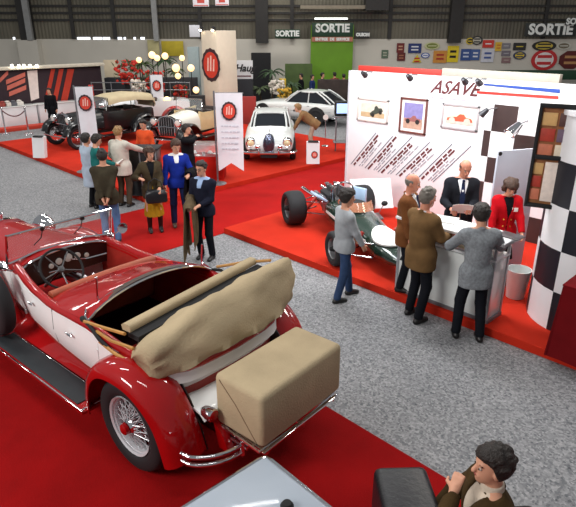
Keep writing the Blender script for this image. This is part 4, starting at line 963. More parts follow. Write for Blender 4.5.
# counter
ct = thing('reception_counter', 'white reception counter with open shelf and metal frame', 'counter', (6.52, 2.86, Z0))
q = MB(); q.box((.20, .74, .45), (.36, 1.44, .82), .004); q.build('front_panel', WGLOSS, ct)
MB().box((.20, .74, .03), (.40, 1.5, .05)).build('plinth', GREY, ct)
for x in (.02, .40):
    for y in (.02, 1.48): MB().box((x, y, .575), (.035, .035, 1.15), .004).build('post', mat('satin_aluminium', (186, 188, 192), .35, .7, 0), ct)
MB().box((.21, .75, .90), (.42, 1.5, .03), .004).build('shelf', WHITE, ct)
MB().box((.19, .72, 1.165), (.50, 1.62, .04), .006).build('counter_top', WHITE, ct)
MB().box((.19, -.10, 1.165), (.51, .02, .05), .004).build('top_edge', mat('satin_aluminium', (186, 188, 192), .35, .7, 0), ct)
MB().box((.02, .75, .93), (.03, 1.46, .03), .004).build('rail', mat('satin_aluminium', (186, 188, 192), .35, .7, 0), ct)

q = MB(); q.text('ALS', .30, frame3((.016, 1.20, .60), (0, -1, 0), (0, 0, 1)), ext=.004, bold=.008); q.build('lettering', BLKP, ct)
rr = random.Random(9)
for k, (x, y, w_, h_, m_, lb) in enumerate(((.12, .30, .21, .30, WHITE, 'white magazine on the counter end beside grey tweed sleeve'), (.30, .06, .21, .30, mat('dark_cover', (70, 62, 66), .4, 0, .2, 20), 'dark covered brochure on the right end of the counter'), (.28, .44, .22, .31, PAPER, 'white paper on the counter before the woman in red'), (.30, .95, .3, .22, PAPER, 'white paper on the counter before the man in dark suit'), (.30, 1.3, .22, .3, PAPER, 'white paper on the far end of the counter'))):
    o = MB().box((0, 0, .006), (w_, h_, .012), .002).build('brochure', m_); o.location = (6.52+x, 2.79+y, Z0+1.186); o.rotation_euler = (0, 0, rr.uniform(-.4, .4)); tag(o, lb, 'brochure')
for k in range(3):
    o = MB().box((0, 0, .02), (.24, .32, .04), .003).build('leaflet_stack', [PAPER, mat('buff_paper', (196, 180, 150), .7), PAPER][k]); o.location = (6.52+.2, 2.79+.28+.42*k, Z0+.916); tag(o, ['leaflet stack at the right end of the counter shelf', 'buff leaflet stack in the middle of the counter shelf', 'leaflet stack at the left end of the counter shelf'][k], 'leaflets')
bn = thing('waste_bin', 'white plastic bin standing between counter and checkered column', 'bin', (7.5, 3.0, Z0))
MB().lathe((0, 0, 0), (0, 0, 1), [(0, 0), (.13, 0), (.17, .42), (.175, .44), (.165, .44), (.125, .02), (0, .02)], 24).build('tub', WGLOSS, bn)
bn.location = (7.62, 2.98, Z0)
# red draped table on the far right
rt = thing('draped_table', 'dark red cloth covered table at the right edge', 'table', (6.36, 1.96, Z0))
q = MB(); g = []
for j, (z, fl) in enumerate(((.93, .0), (.6, .012), (.3, .025), (.0, .04))):
    row = []
    for i in range(40):
        t = i/39*4; s_ = int(min(3, t)); f_ = t-s_; X0, X1, Y0, Y1 = -fl, .42+fl*.3, fl, -1.4-fl
        c_ = [(X0, Y0), (X0, Y1), (X1, Y1), (X1, Y0), (X0, Y0)]; x = c_[s_][0]+(c_[s_+1][0]-c_[s_][0])*f_; y = c_[s_][1]+(c_[s_+1][1]-c_[s_][1])*f_
        row.append((x+.012*math.sin(i*1.9)*(1-z), y+.012*math.cos(i*2.3)*(1-z), z))
    g.append(row)
q.sheet(g, .01); q.box((.21, -.7, .935), (.43, 1.42, .02), .008); q.build('cloth', mat('dark_red_drape', (104, 10, 16), .85, 0, .1, 5), rt, 60)
ob = MB().box((0, 0, .05), (.18, .3, .1), .01).build('metal_box', GREY); ob.location = (6.56, 1.55, Z0+.946); tag(ob, 'grey metal box on the dark red table', 'box')
# information board behind the racing car
ib = thing('information_board', 'white tilted information board beside the green racing car', 'board', at(376, 226, Z0), AWAY-PI/2+.12)
q = MB().box((0, .08, .50), (.86, .03, .66), .006, rot=Matrix.Rotation(-.62, 3, 'X')); q.build('panel', WHITE, ib)
MB().box((0, .12, .22), (.08, .05, .42), .004).build('post', GREY, ib); MB().box((0, .05, .015), (.45, .4, .03), .006).build('foot', GREY, ib)
ib.location = (9.05, 6.75, Z0)
# ------------------------------------------------------------------ the green racing car
RG = mat('racing_green', (22, 44, 34), .25, 0, .05, coat=.7); ALU = mat('cast_aluminium', (140, 140, 142), .4, .8, .1); WNOSE = mat('white_nose_paint', (232, 232, 228), .3, 0, .02, coat=.5)
def race_car():
    t = thing('racing_car', 'dark green open wheel racing car with white nose roundel on the red platform', 'car', (8.28, 7.28, .12), math.atan2(-2, -1))
    def sec(x, w, z0, z1, n=16, p=.7):
        c = (z0+z1)/2; hgt = (z1-z0)/2
        return [Vector((x, w*math.copysign(abs(math.cos(a))**p, math.cos(a)), c+hgt*math.copysign(abs(math.sin(a))**p, math.sin(a)))) for a in [2*PI*k/n for k in range(n)]]
    tub = MB(); tub.loft([sec(*a) for a in ((.55, .30, .16, .60), (.9, .34, .13, .66), (1.3, .36, .13, .70), (1.7, .34, .14, .64), (2.1, .30, .15, .58), (2.4, .27, .16, .52))]); tub.build('monocoque', RG, t, 60)
    MB().loft([sec(*a) for a in ((2.4, .27, .16, .52), (2.7, .25, .18, .48), (3.0, .20, .21, .42), (3.2, .10, .25, .35))]).build('nose_cone', RG, t, 60)
    q = MB(); q.loft([[Vector((x, w*math.sin(a), z+.012-.05*(math.sin(a)**2))) for a in [2*PI*k/20 for k in range(1)]] + [] for x, w, z in ()] or [[Vector((2.56+.30*math.cos(2*PI*k/20), .235*math.sin(2*PI*k/20), (.565)-.22*(.30*math.cos(2*PI*k/20))-.9*(.235*math.sin(2*PI*k/20))**2-d)) for k in range(20)] for d in (.0, .03)]); q.build('number_roundel', WNOSE, t)
    for s in (1, -1):
        q = MB().sheet([[Vector((x, s*(w+.004), z+dz)) for dz in (.0, .05)] for x, w, z in ((.7, .325, .42), (1.3, .365, .44), (1.9, .325, .42), (2.35, .275, .38))], .004); q.build('white_stripe', WNOSE, t)
    q = MB(); q.loft([[Vector((x0+sx*math.cos(2*PI*k/20), sy*math.sin(2*PI*k/20), z)) for k in range(20)] for x0, sx, sy, z in ((1.22, .34, .25, .715), (1.22, .33, .24, .66), (1.2, .3, .2, .4))]); q.build('cockpit', MATBLK, t)
    q = MB(); q.sheet([[Vector((1.52+.16*math.cos(a)+dx, .25*math.sin(a), .68+dz)) for a in np.linspace(-1.3, 1.3, 11)] for dx, dz in ((0, 0), (-.12, .14))], .006); q.build('wind_deflector', glass_mat('amber_screen', (190, 130, 100), .55), t)
    MB().box((.98, 0, .52), (.1, .36, .42), .04, rot=Matrix.Rotation(-.35, 3, 'Y')).build('seat', TAN, t)
    MB().torus((1.50, 0, .68), (-.9, 0, .35), .12, .012, 24, 8).build('steering_wheel', MATBLK, t)
    MB().tube(smooth_pts([(.72, .22, .62), (.70, .20, .9), (.70, 0, .98), (.70, -.20, .9), (.72, -.22, .62)], 4), .018, 8).build('roll_hoop', CHROME, t)
    en = MB().box((.32, 0, .42), (.52, .34, .34), .03).build('engine', ALU, t)
    for s in (1, -1):
        MB().box((.32, s*.15, .64), (.48, .13, .16), .03, rot=Matrix.Rotation(-.3*s, 3, 'X')).build('cam_cover', MATBLK, en)
        for k in range(4):
            x = .12+.13*k
            MB().lathe((x, s*.06, .64), (0, s*.15, 1), [(.028, 0), (.026, .14), (.045, .20), (.04, .20), (.022, .14)], 12).build('intake_trumpet', ALU, en)
            MB().tube(smooth_pts([(x, s*.2, .58), (x-.05, s*.30, .66), (x-.2, s*.28, .60-.03*k), (-.1-.06*k, s*.24, .50)], 3), .022, 7).build('exhaust_pipe', CHROME if k % 2 else GREY, en)
        MB().tube([(-.05, s*.24, .5), (-.7, s*.22, .46), (-.95, s*.22, .46)], .045, 10).build('tail_pipe', CHROME, en)
    MB().loft([sec(*a) for a in ((.06, .17, .24, .56), (-.2, .13, .26, .50), (-.5, .10, .28, .44))]).build('gearbox', ALU, t)
    MB().box((.55, .42, .66), (.34, .06, .30), .02, rot=Matrix.Rotation(.5, 3, 'Z')).build('side_plate', mat('pale_blue_panel', (170, 196, 224), .35, 0, .04), t)
    MB().box((.55, -.42, .70), (.34, .26, .04), .01, rot=Matrix.Rotation(-.55, 3, 'X')).build('side_plate', mat('pale_blue_panel', (170, 196, 224), .35), t)
    for s in (1, -1):
        MB().tube([(1.62, s*.32, .62), (1.62, s*.40, .76)], .008, 6).build('mirror_stalk', CHROME, t); MB().ell((1.62, s*.42, .79), (.05, .06, .045)).build('mirror', MATBLK, t)
        for x0, w0, R, wd, yy, xb in ((0, .16, .345, .36, .74, (.35, -.25)), (2.24, .24, .30, .26, .72, (.35, -.2))):
            wheel(t, (x0, s*yy, R), R, wd, s, rim_m=ALU, rimr=R*.56, cap_m=MATBLK)
            for z in (R-.10, R+.12):
                for dx in xb: MB().tube([(x0+dx, s*w0, z+(.02 if z > R else 0)), (x0, s*(yy-wd*.3), z)], .014, 6).build('wishbone', CHROME, t)
            q = MB().cyl((x0+.05, s*(yy-.2), R-.1), (x0+.05, s*(w0+.06), R+.26), .035); q.build('damper', mat('spring_red', (150, 40, 30), .4), t)
    return t
race_car()

# ------------------------------------------------------------------ saloon and coupe
def sedan(label, loc, rz, spec, paint):
    t = thing('car', label, 'car', loc, rz); W = spec['w']
    def sec(x, w, z0, zs, zt, n=20):
        out = []
        for k in range(n):
            a = -PI/2+2*PI*k/n; c, s_ = math.cos(a), math.sin(a)
            z = zs+(zt-zs)*abs(s_)**.8 if s_ > 0 else zs-(zs-z0)*abs(s_)**.6
            out.append(Vector((x, w*math.copysign(abs(c)**.55, c), z)))
        return out
    MB().loft([sec(*a) for a in spec['body']]).build('body', paint, t, 60)
    cab = spec['cabin']
    DG = mat('dark_car_glass', (30, 34, 40), .06, 0, .0, coat=.5)
    def csec(x, w0, w1, z0, z1): return [Vector(p) for p in ((x, -w0, z0), (x, -w1, z1-.05), (x, -w1*.85, z1), (x, 0, z1+.02), (x, w1*.85, z1), (x, w1, z1-.05), (x, w0, z0))]
    x0, x1, x2, x3, zb_, zt, wb, wt = cab
    g = MB(); g.loft([[Vector((x0, y, zb_)) for y in (-wb, -wb*.7, 0, wb*.7, wb)] + [Vector((x0+.02, y, zb_-.05)) for y in (wb, 0, -wb)]] , caps=False) if 0 else None
    bot = [(x0, wb*.8), (x0+.15, wb), (x3-.15, wb), (x3, wb*.82)]; top = [(x1, wt*.8), (x1+.12, wt), (x2-.12, wt), (x2, wt*.85)]
    full = lambda L_, z: [Vector((x, -y, z)) for x, y in L_] + [Vector((x, y, z)) for x, y in reversed(L_)]
    g = MB(); g.loft([full(bot, zb_-.04), full(top, zt-.03)]); g.build('windows', DG, t, 20)
    r = MB(); g2 = []
    for x in np.linspace(x1-.05, x2+.05, 9):
        u = (x-(x1+x2)/2)/((x2-x1)/2+.05); w_ = wt*(1.03-.18*abs(u)**4); g2.append([(x, w_*math.copysign(abs(v)**.8, v), zt-.035*u*u-.05*abs(v)**4+.02) for v in np.linspace(-1, 1, 11)])
    r.sheet(g2, .03); r.build('roof', paint, t, 60)
    for s in (1, -1):
        for i, (a, b) in enumerate(((bot[0], top[0]), (bot[3], top[3]), (bot[1], top[1]), (bot[2], top[2]))):
            MB().tube([(a[0], s*a[1], zb_-.05), ((a[0]+b[0])/2, s*((a[1]+b[1])/2+.01), (zb_+zt)/2), (b[0], s*b[1], zt-.01)], .03 if i < 2 else .028, 6).build('pillar', paint, t)
        m = (bot[1][0]+bot[2][0])/2
        MB().tube([(m, s*(wb+.005), zb_-.05), (m, s*(wt+.01), zt-.03)], .022, 6).build('pillar', paint, t)
        for x in (0, spec['wb']):
            c = Vector((x, s*(W-.10), spec['R'])); MB().lathe(c+Vector((0, s*.085, .06)), (0, s, 0), [(0, -.1), (spec['R']*1.1, -.1), (spec['R']*1.1, .0), (spec['R']*1.0, .025)], 28).build('wheel_arch', MATBLK, t)
            wheel(t, c+Vector((0, s*.03, 0)), spec['R'], .19, s, rim_m=CHROME if spec.get('chromewheel') else GREY)
        MB().tube([(x0+.1, s*(W+.002), .62), (x3+.9, s*(W-.0), .60)], .008, 5).build('side_trim', CHROME, t)
        MB().cyl((m-.12, s*(W+.005), zb_-.14), (m-.02, s*(W+.005), zb_-.14), .011, n=6).build('door_handle', CHROME, t)
    for x, sg in ((spec['front'], 1), (spec['rear'], -1)):
        q = MB().tube(smooth_pts([(x-.32*sg, W+.02, .40), (x-.06*sg, W*.92, .40), (x+.04*sg, W*.5, .40), (x+.05*sg, 0, .40), (x+.04*sg, -W*.5, .40), (x-.06*sg, -W*.92, .40), (x-.32*sg, -W-.02, .40)], 3), .05, 8)
        for y in (.3, -.3): q.box((x+.07*sg, y, .43), (.06, .06, .18), .02)
        q.build('bumper', CHROME, t)
    return t, DG
t, DG = sedan('white rounded vintage saloon with oval chrome grille facing the camera on red platform', (0, 0, .12), AWAY+D2(180), dict(w=.80, wb=2.62, R=.33, front=3.42, rear=-.98, chromewheel=True,
    body=[(-.98, .5, .42, .55, .68), (-.8, .68, .30, .62, .84), (-.3, .79, .24, .70, .93), (.4, .81, .22, .74, .96), (1.2, .81, .22, .76, .98), (2.0, .80, .22, .74, .98), (2.6, .78, .24, .70, .95), (3.05, .74, .28, .66, .88), (3.28, .66, .36, .60, .78), (3.38, .5, .45, .56, .66)],
    cabin=(-.35, .15, 1.35, 1.88, .95, 1.40, .66, .55)), WGLOSS)
o = at(269, 165, .12)+FW*3.42; t.location = (o.x, o.y, .1205); t.scale = (1, .95, .88)
q = MB(); q.loft([[Vector((x, a_*math.sin(2*PI*k/20), .68+b_*math.cos(2*PI*k/20))) for k in range(20)] for x, a_, b_ in ((3.1, .18, .30), (3.46, .175, .29), (3.485, .15, .265))]); gr = q.build('grille', mat('blue_chrome', (112, 118, 140), .2, .8, 0), t, 50)
for k in range(9): y = -.12+.03*k; MB().box((3.487, y, .68), (.012, .010, .50*math.sqrt(max(.05, 1-(y/.15)**2)))).build('grille_bar', MATBLK, gr)
for s in (1, -1):
    q = MB().lathe((3.20, s*.55, .70), (1, 0, 0), [(.16, -.05), (.15, .12), (.125, .17), (.11, .16)], 22); h_ = q.build('headlamp', CHROME, t); MB().lathe((3.355, s*.55, .70), (1, 0, 0), [(.11, 0), (.07, .03), (0, .04)], 20).build('lamp_glass', mat('lamp_yellow', (226, 214, 170), .15, 0, .02, coat=.5), h_)
    MB().lathe((3.39, s*.34, .60), (1, 0, 0), [(.07, -.06), (.068, .05), (.03, .07), (0, .075)], 18).build('fog_lamp', CHROME, t)
    MB().box((3.37, s*.42, .49), (.06, .34, .035), .01).build('air_slot', MATBLK, t)
MB().box((3.46, 0, .30), (.03, .5, .11), .005).build('number_plate', MATBLK, t)
q = MB().tube([(3.3, 0, .90), (3.42, 0, .92), (3.45, 0, .90)], .018, 6); q.build('bonnet_mascot', CHROME, t)
MB().tube([(1.5, 0, .99), (2.6, 0, .965), (3.2, 0, .84)], .01, 5).build('bonnet_strip', CHROME, t)
t, DG = sedan('white two door coupe seen from its side behind the white saloon', (0, 0, 0), AWAY+D2(62), dict(w=.84, wb=2.55, R=.36, front=3.45, rear=-1.05,
    body=[(-1.05, .6, .5, .66, .80), (-.85, .76, .34, .74, .92), (-.2, .84, .26, .78, .98), (.6, .84, .24, .78, .98), (1.5, .84, .24, .76, .97), (2.4, .82, .26, .72, .93), (3.0, .78, .30, .66, .84), (3.3, .70, .38, .60, .74), (3.45, .5, .46, .56, .64)],
    cabin=(-.75, -.02, 1.0, 1.62, .96, 1.38, .70, .58)), WGLOSS)
o = at(324, 124, 0); t.location = (o.x, o.y, 0)
for s in (1, -1):
    MB().lathe((3.30, s*.60, .64), (1, 0, 0), [(.1, -.1), (.1, .02), (.06, .06), (0, .07)], 18).build('headlamp', CHROME, t)
    for x0_, ln in ((.55, .5), (2.05, .3)):
        q = MB(); rr = random.Random(4); x = x0_
        while x < x0_+ln: w_ = rr.uniform(.05, .1); q.box((x, s*.842, .60), (w_*.7, .012, .07)); x += w_
        o = q.build('side_lettering', BLKP, t); o['kind'] = 'stuff'

# ------------------------------------------------------------------ vintage cars of the far platform
def vintage(label, loc, rz, bm, fm, hm, top=None, mascot=True, wheelbase=2.7):
    t = thing('vintage_car', label, 'car', loc, rz); W = wheelbase
    tub = []
    for x, w, z in ((-.55, .45, .98), (-.4, .56, 1.05), (0, .62, 1.08), (.8, .63, 1.06), (1.4, .56, 1.08), (1.55, .5, 1.12)):
        tub.append([Vector(p) for p in ((x, -w, .5), (x, -w-.02, .8), (x, -w, z), (x, -w+.06, z), (x, -w+.06, .62), (x, w-.06, .62), (x, w-.06, z), (x, w, z), (x, w+.02, .8), (x, w, .5))])
    b = MB().loft(tub).build('body', bm, t, 50)
    for x in (.05, .85):
        q = MB().box((x+.22, 0, .70), (.5, 1.06, .16), .04); q.box((x-.03, 0, .90), (.14, 1.06, .42), .04, rot=Matrix.Rotation(-.15, 3, 'Y')); q.build('seat', mat('dark_leather', (40, 24, 20), .5), t, 60)
    hood = []
    for x, w, z in ((1.5, .50, 1.13), (2.0, .42, 1.10), (W, .32, 1.06)): hood.append([Vector((x, w*math.cos(a), .55+(z-.55)*math.sin(a)**.45)) for a in [PI*k/14 for k in range(15)]])
    MB().sheet(hood, .015).build('bonnet', hm, t, 50)
    rp = [(-.30, .45), (-.32, .85), (-.28, 1.04), (-.12, 1.10), (.12, 1.10), (.28, 1.04), (.32, .85), (.30, .45)]
    r = MB().prism([(W, y, z) for y, z in rp], (.10, 0, 0)); r.cyl((W+.05, 0, 1.09), (W+.05, 0, 1.15), .03); r = r.build('radiator', CHROME, t)
    MB().prism([(W+.095, y*.86, .49+(z-.45)*.9) for y, z in rp], (.012, 0, 0)).build('radiator_core', MATBLK, r)
    for k in (-2, -1, 0, 1, 2): MB().box((W+.11, .09*k, .78), (.01, .012, .55)).build('radiator_bar', CHROME, r)
    MB().tube([(W+.1, -.62, .74), (W+.14, 0, .78), (W+.1, .62, .74)], .018, 6).build('lamp_bar', CHROME, t)
    for s in (1, -1):
        h_ = MB().lathe((W-.02, s*.45, .92), (1, 0, 0), [(.02, -.05), (.08, .02), (.125, .13), (.13, .18), (.11, .19)], 20).build('headlamp', CHROME, t); MB().lathe((W+.16, s*.45, .92), (1, 0, 0), [(.115, 0), (.07, .02), (0, .03)], 18).build('lamp_glass', mat('lamp_clear', (232, 232, 224), .15, 0, .02, coat=.5), h_)
        MB().cyl((W+.05, s*.45, .76), (W+.05, s*.45, .84), .015).build('lamp_post', CHROME, h_)
        FF = smooth_pts([(1.75, 0, .34), (1.95, 0, .46), (2.15, 0, .72), (2.42, 0, .86), (W+.05, 0, .88), (W+.32, 0, .74), (W+.45, 0, .50)], 3)
        arch(t, 'front_fender', [(p.x, p.z) for p in FF], [(s*.50, -.05), (s*.56, 0), (s*.68, .015), (s*.78, 0), (s*.83, -.06)], fm)
        RR = smooth_pts([(.60, 0, .34), (.48, 0, .62), (.22, 0, .83), (-.08, 0, .86), (-.34, 0, .70), (-.46, 0, .42)], 3)
        arch(t, 'rear_fender', [(p.x, p.z) for p in RR], [(s*.56, -.05), (s*.60, 0), (s*.70, .015), (s*.80, 0), (s*.84, -.06)], fm)
        MB().box((1.17, s*.72, .32), (1.2, .24, .035), .01).build('running_board', fm, t)
        wheel(t, (0, s*.70, .37), .37, .13, s, spokes=24, rimr=.25, rim_m=GREY); wheel(t, (W, s*.68, .37), .37, .13, s, spokes=24, rimr=.25, rim_m=GREY)
    q = MB().tube([(1.42, -.5, 1.1), (1.36, -.5, 1.5), (1.36, .5, 1.5), (1.42, .5, 1.1)], .014, 6); wf_ = q.build('windscreen_frame', CHROME, t)
    MB().prism([(1.40, -.49, 1.14), (1.36, -.49, 1.49), (1.36, .49, 1.49), (1.40, .49, 1.14)], (.006, 0, 0)).build('windscreen_glass', glass_mat('screen_glass', (225, 232, 232), .12), wf_)
    MB().torus((1.05, .26, 1.10), (-.8, 0, .6), .18, .012, 22, 6).build('steering_wheel', MATBLK, t)
    MB().tube([(W+.40, -.70, .42), (W+.46, 0, .42), (W+.40, .70, .42)], .025, 8).build('bumper', CHROME, t)
    q = MB(); q.box((1.2, .36, .42), (3.3, .06, .1)); q.box((1.2, -.36, .42), (3.3, .06, .1)) ; q.box((0, 0, .40), (.08, 1.3, .08)); q.box((W, 0, .38), (.06, 1.3, .06)); q.build('chassis', BLACK, t)
    if top is not None:
        rings = []
        for x, z, w in ((-.62, 1.32, .50), (-.50, 1.50, .56), (.2, 1.58, .60), (.9, 1.56, .58), (1.36, 1.48, .54)):
            rings.append([(x, w*math.copysign(abs(math.cos(a))**.5, math.cos(a)), z-.22+.22*math.sin(a)**.6) for a in [PI*k/12 for k in range(13)]])
        MB().sheet(rings, .02).build('folding_roof', top, t, 60)
        MB().sheet([[(-.62, y, 1.25+.1), (-.6, y, 1.05)] for y in np.linspace(-.5, .5, 5)], .015).build('rear_curtain', top, t)
        for s in (1, -1):
            for x in (-.5, .45, 1.36): MB().tube([(x, s*.55, 1.05), (x, s*.56, 1.50)], .014, 6).build('roof_stay', MATBLK, t)
    return t
o = at(66, 151, .12); dirA = AWAY+D2(140); fA = Vector((math.cos(dirA), math.sin(dirA), 0))
vintage('black vintage tourer with cream fabric roof behind the left banner', o-fA*2.75+Vector((.30, .6, 0)), dirA, BLACK, BLACK, BLACK, mat('cream_roof', (182, 168, 138), .85, 0, .06))
dirB = AWAY+D2(158); fB = Vector((math.cos(dirB), math.sin(dirB), 0)); o = at(166, 152, .12)
vintage('cream vintage car with black fenders and upright radiator facing the camera', o-fB*2.95, dirB, CREAM, BLACK, mat('pale_bonnet', (226, 224, 214), .25, 0, .02, coat=.5))
o = at(150, 117, .12)
vintage('white vintage roadster with red fenders far back on the platform', Vector((12.9, 19.6, .12)), AWAY+D2(100), mat('silver_white', (226, 228, 230), .3, 0, .02, coat=.5), mat('red_fender', (160, 30, 26), .3, 0, .03, coat=.5), mat('silver_white', (226, 228, 230), .3))
# dark display counter and glass showcase in front of them
t = thing('display_counter', 'black panelled display counter between pale jacket man and mustard skirt woman', 'counter', at(143, 197, .12), AWAY-PI/2)
MB().box((0, .3, .55), (.78, .5, 1.08), .01).build('cabinet', BLACK, t); MB().box((0, .3, 1.11), (.86, .58, .04), .008).build('top', MATBLK, t)
for x in (-.37, 0, .37): MB().box((x, .04, .55), (.03, .02, 1.05), .003).build('frame_strip', GREY, t)
MB().lathe((.2, .045, .68), (0, -1, 0), [(0, 0), (.11, 0), (.11, .012), (0, .014)], 24).build('round_badge', mat('rose_badge', (196, 110, 104), .5), t)
t = thing('glass_showcase', 'glass topped showcase with red base beside the man in bright blue', 'showcase', at(204, 180, .12), AWAY-PI/2)
MB().box((0, .3, .30), (1.05, .6, .60), .008).build('base', mat('red_baize', (176, 30, 22), .9, 0, .08), t)
MB().box((0, .3, .605), (1.03, .58, .01), .002).build('display_floor', mat('red_baize', (176, 30, 22), .9), t)
MB().box((0, .3, .76), (1.05, .6, .30), .004).build('glass_box', glass_mat('clear_glass'), t)
for x in (-.52, .52):
    for y in (.01, .59): MB().box((x, y, .76), (.018, .018, .31), .002).build('edge', CHROME, t)
rr = random.Random(2)
for k in range(7):
    p = Vector(t.matrix_basis @ Vector((-.42+.14*k, .3+rr.uniform(-.15, .15), .612)))
    o = MB(); kind = k % 3
    if kind == 0: o.lathe((0, 0, 0), (0, 0, 1), [(0, 0), (.05, 0), (.035, .06), (.055, .09), (0, .10)], 16); o = o.build('trophy', CHROME); tag(o, 'small silver trophy inside the glass showcase, %s' % ('left end', '', '', 'middle', '', '', 'right end')[k], 'trophy')
    elif kind == 1: o.box((0, 0, .02), (.09, .14, .04), .012); o.box((0, 0, .055), (.07, .07, .035), .01); o = o.build('model_car', [WGLOSS]); tag(o, 'small white model car inside the glass showcase, %s' % ('left' if k == 1 else 'right'), 'model')
    else: o.box((0, 0, .006), (.11, .15, .012), .002); o = o.build('booklet', PAPER); tag(o, 'open white booklet inside the glass showcase, %s' % ('left' if k == 2 else 'right'), 'booklet')
    o.location = p
# ------------------------------------------------------------------ banners, column, far stands and signs
BANW = mat('banner_cloth', (226, 226, 232), .8, 0, .03); EMB_D = mat('emblem_dark', (58, 34, 40), .6, 0, .15, 30); EMB_R = mat('emblem_red', (208, 58, 38), .6, 0, .08, 20)
def emblem(parent, c, u, w, r1, r2, n=28):
    """oval badge: dark toothed ring, red field, pale strokes"""
    nrm = Vector(u).cross(Vector(w)); u = Vector(u); w = Vector(w); c = Vector(c)
    o = MB().prism([c+u*r1*(1 if k % 2 else .94)*math.cos(2*PI*k/n)+w*r2*(1 if k % 2 else .94)*math.sin(2*PI*k/n) for k in range(n)], nrm*.01).build('emblem', EMB_D, parent)
    MB().prism([c+nrm*.01+u*r1*.76*math.cos(2*PI*k/n)+w*r2*.76*math.sin(2*PI*k/n) for k in range(n)], nrm*.008).build('emblem_field', EMB_R, o)
    for k, (a, b) in enumerate(((-.25, .42), (.0, .55), (.25, .35))):
        MB().prism([c+nrm*.018+u*r1*x+w*r2*z for x, z in ((a*1.2-.10, -.35), (a*1.2+.06, -.35), (a*1.2+.14, b), (a*1.2, b))], nrm*.004).build('emblem_stroke', mat('emblem_pale', (236, 190, 176), .6), o)
def banner(label, base, yaw, w, zt, zb, notch, er, lines=True, emb=True):
    t = thing('banner', label, 'banner', base, yaw)
    pole = MB().cyl((-w/2-.03, .03, 0), (-w/2-.03, .03, zt+.05), .022, n=8); pole.build('pole', GREY, t)
    MB().lathe((-w/2-.03, .03, 0), (0, 0, 1), [(0, 0), (.22, 0), (.22, .015), (.04, .04), (0, .04)], 20).build('foot', GREY, t)
    MB().cyl((-w/2-.05, .03, zt), (w/2+.02, .03, zt), .014, n=8).build('crossbar', GREY, t)
    g = []
    for i in range(9):
        x = -w/2+w*i/8; zl = zb+notch*(1-abs(i-4)/4)
        g.append([(x*(.96+.04*(1-j/8)), .02*math.sin(i*.9+j*.5)*(j/8), zt-(zt-zl)*j/8) for j in range(9)])
    MB().sheet(g, .006).build('cloth', BANW, t, 60)
    if emb: emblem(t, (0, -.035, zt-er*2.1), (1, 0, 0), (0, 0, 1), er*.95, er*1.15)
    if lines:
        q = MB(); rr = random.Random(8)
        for j in range(5):
            x = -w*.32
            while x < w*.3: l_ = rr.uniform(.04, .1); q.box((x+l_/2, -.03, zt-er*3.9-.14*j), (l_, .004, .03)); x += l_+.025
        o = q.build('lettering', mat('pale_lettering', (196, 198, 208), .7), t); o['kind'] = 'stuff'
b1 = at(78, 172, .12); banner('tall white banner with round red emblem at the left platform edge', b1+Vector((.1, .0, 0))+RT*.36, AWAY-PI/2+.2, .44, 2.25, .34, -.0, .19, False)
b2 = at(232, 184, .12); banner('white swallow tailed banner with red emblem left of the white saloon', b2, AWAY-PI/2, .66, 2.24, .34, .20, .20)
b3 = at(160, 122, .12); banner('small white banner with red emblem behind the cream vintage car', b3, AWAY-PI/2, .50, 1.9, .3, .1, .2, False)
# tall column with emblem and lamps
cx = Vector((14.3, 19.0, .1205))+RT*.26; zt = Hz = 3.62
t = thing('sign_column', 'tall pale square column with large red oval emblem and lamps on top', 'column', cx, 0)
MB().box((.5, .5, 1.80), (1.0, 1.0, 3.60), .01).build('shaft', mat('pale_column', (216, 204, 184), .6, 0, .03), t)
emblem(t, (-.01, .42, 2.30), (0, -1, 0), (0, 0, 1), .62, .66)
for y in (.1, .9):
    o = MB().lathe((-.05, y, 3.66), (-.5, 0, -.8), [(0, -.1), (.07, -.08), (.09, .06), (.05, .05), (0, .05)], 14).build('lamp', MATBLK, t); MB().ell((-.09, y, 3.62), .06, 10, 8).build('bulb', mat('warm_bulb', (255, 244, 220), .5, 0, 0, emit=((255, 240, 210), 10)), o)
# signs hung from the hall roof
def hang(label, px0, py0, px1, py1, d, m, paintf=None):
    a = Wl(px0, py0, d); b = Wl(px1, py1, d); c = (a+b)/2; w_ = (b-a).dot(RT); h_ = a.z-b.z
    t = thing('hanging_sign', label, 'sign', c, -TH)
    MB().box((0, 0, 0), (w_, .04, h_), .006).build('panel', m, t)
    for x in (-w_*.4, w_*.4): MB().cyl((x, 0, h_/2), (x, 0, h_/2+3.2), .012, n=6).build('cable', MATBLK, t)
    if paintf: paintf(t, w_, h_)
def marks(t, w_, h_):
    MB().box((0, -.024, h_*.08), (w_*.45, .006, h_*.5), .0).build('mark', mat('mark_red', (190, 70, 60), .6), t)
    MB().box((0, -.024, -h_*.4), (w_*.9, .006, h_*.08)).build('mark', mat('mark_red', (190, 70, 60), .6), t)
hang('white hanging sign at the top of the hall, left of the pair', 192.5, -4, 209, 6.5, 24, BANW, marks); hang('white hanging sign at the top of the hall, right of the pair', 215, -4, 229, 5.5, 24, BANW, marks)
def plaque(name, label, cat, px0, py0, px1, py1, m, dd=.06, th=.04, fn=None, group=None):
    a = Wl(px0, py0, WALLD-dd); b = Wl(px1, py1, WALLD-dd); c = (a+b)/2; w_ = (b-a).dot(RT); h_ = a.z-b.z
    t = thing(name, label, cat, c, -TH, group); MB().box((0, 0, 0), (w_, th, h_), .004).build('plate', m, t)
    if fn: fn(t, w_, h_, -th/2)
    return t
DGRN = mat('dark_green_sign', (26, 62, 40), .5, 0, .03); LGRN = mat('bright_green_panel', (104, 150, 30), .7, 0, .08, 1.5); WLET = mat('white_lettering', (236, 238, 232), .5, 0, 0)
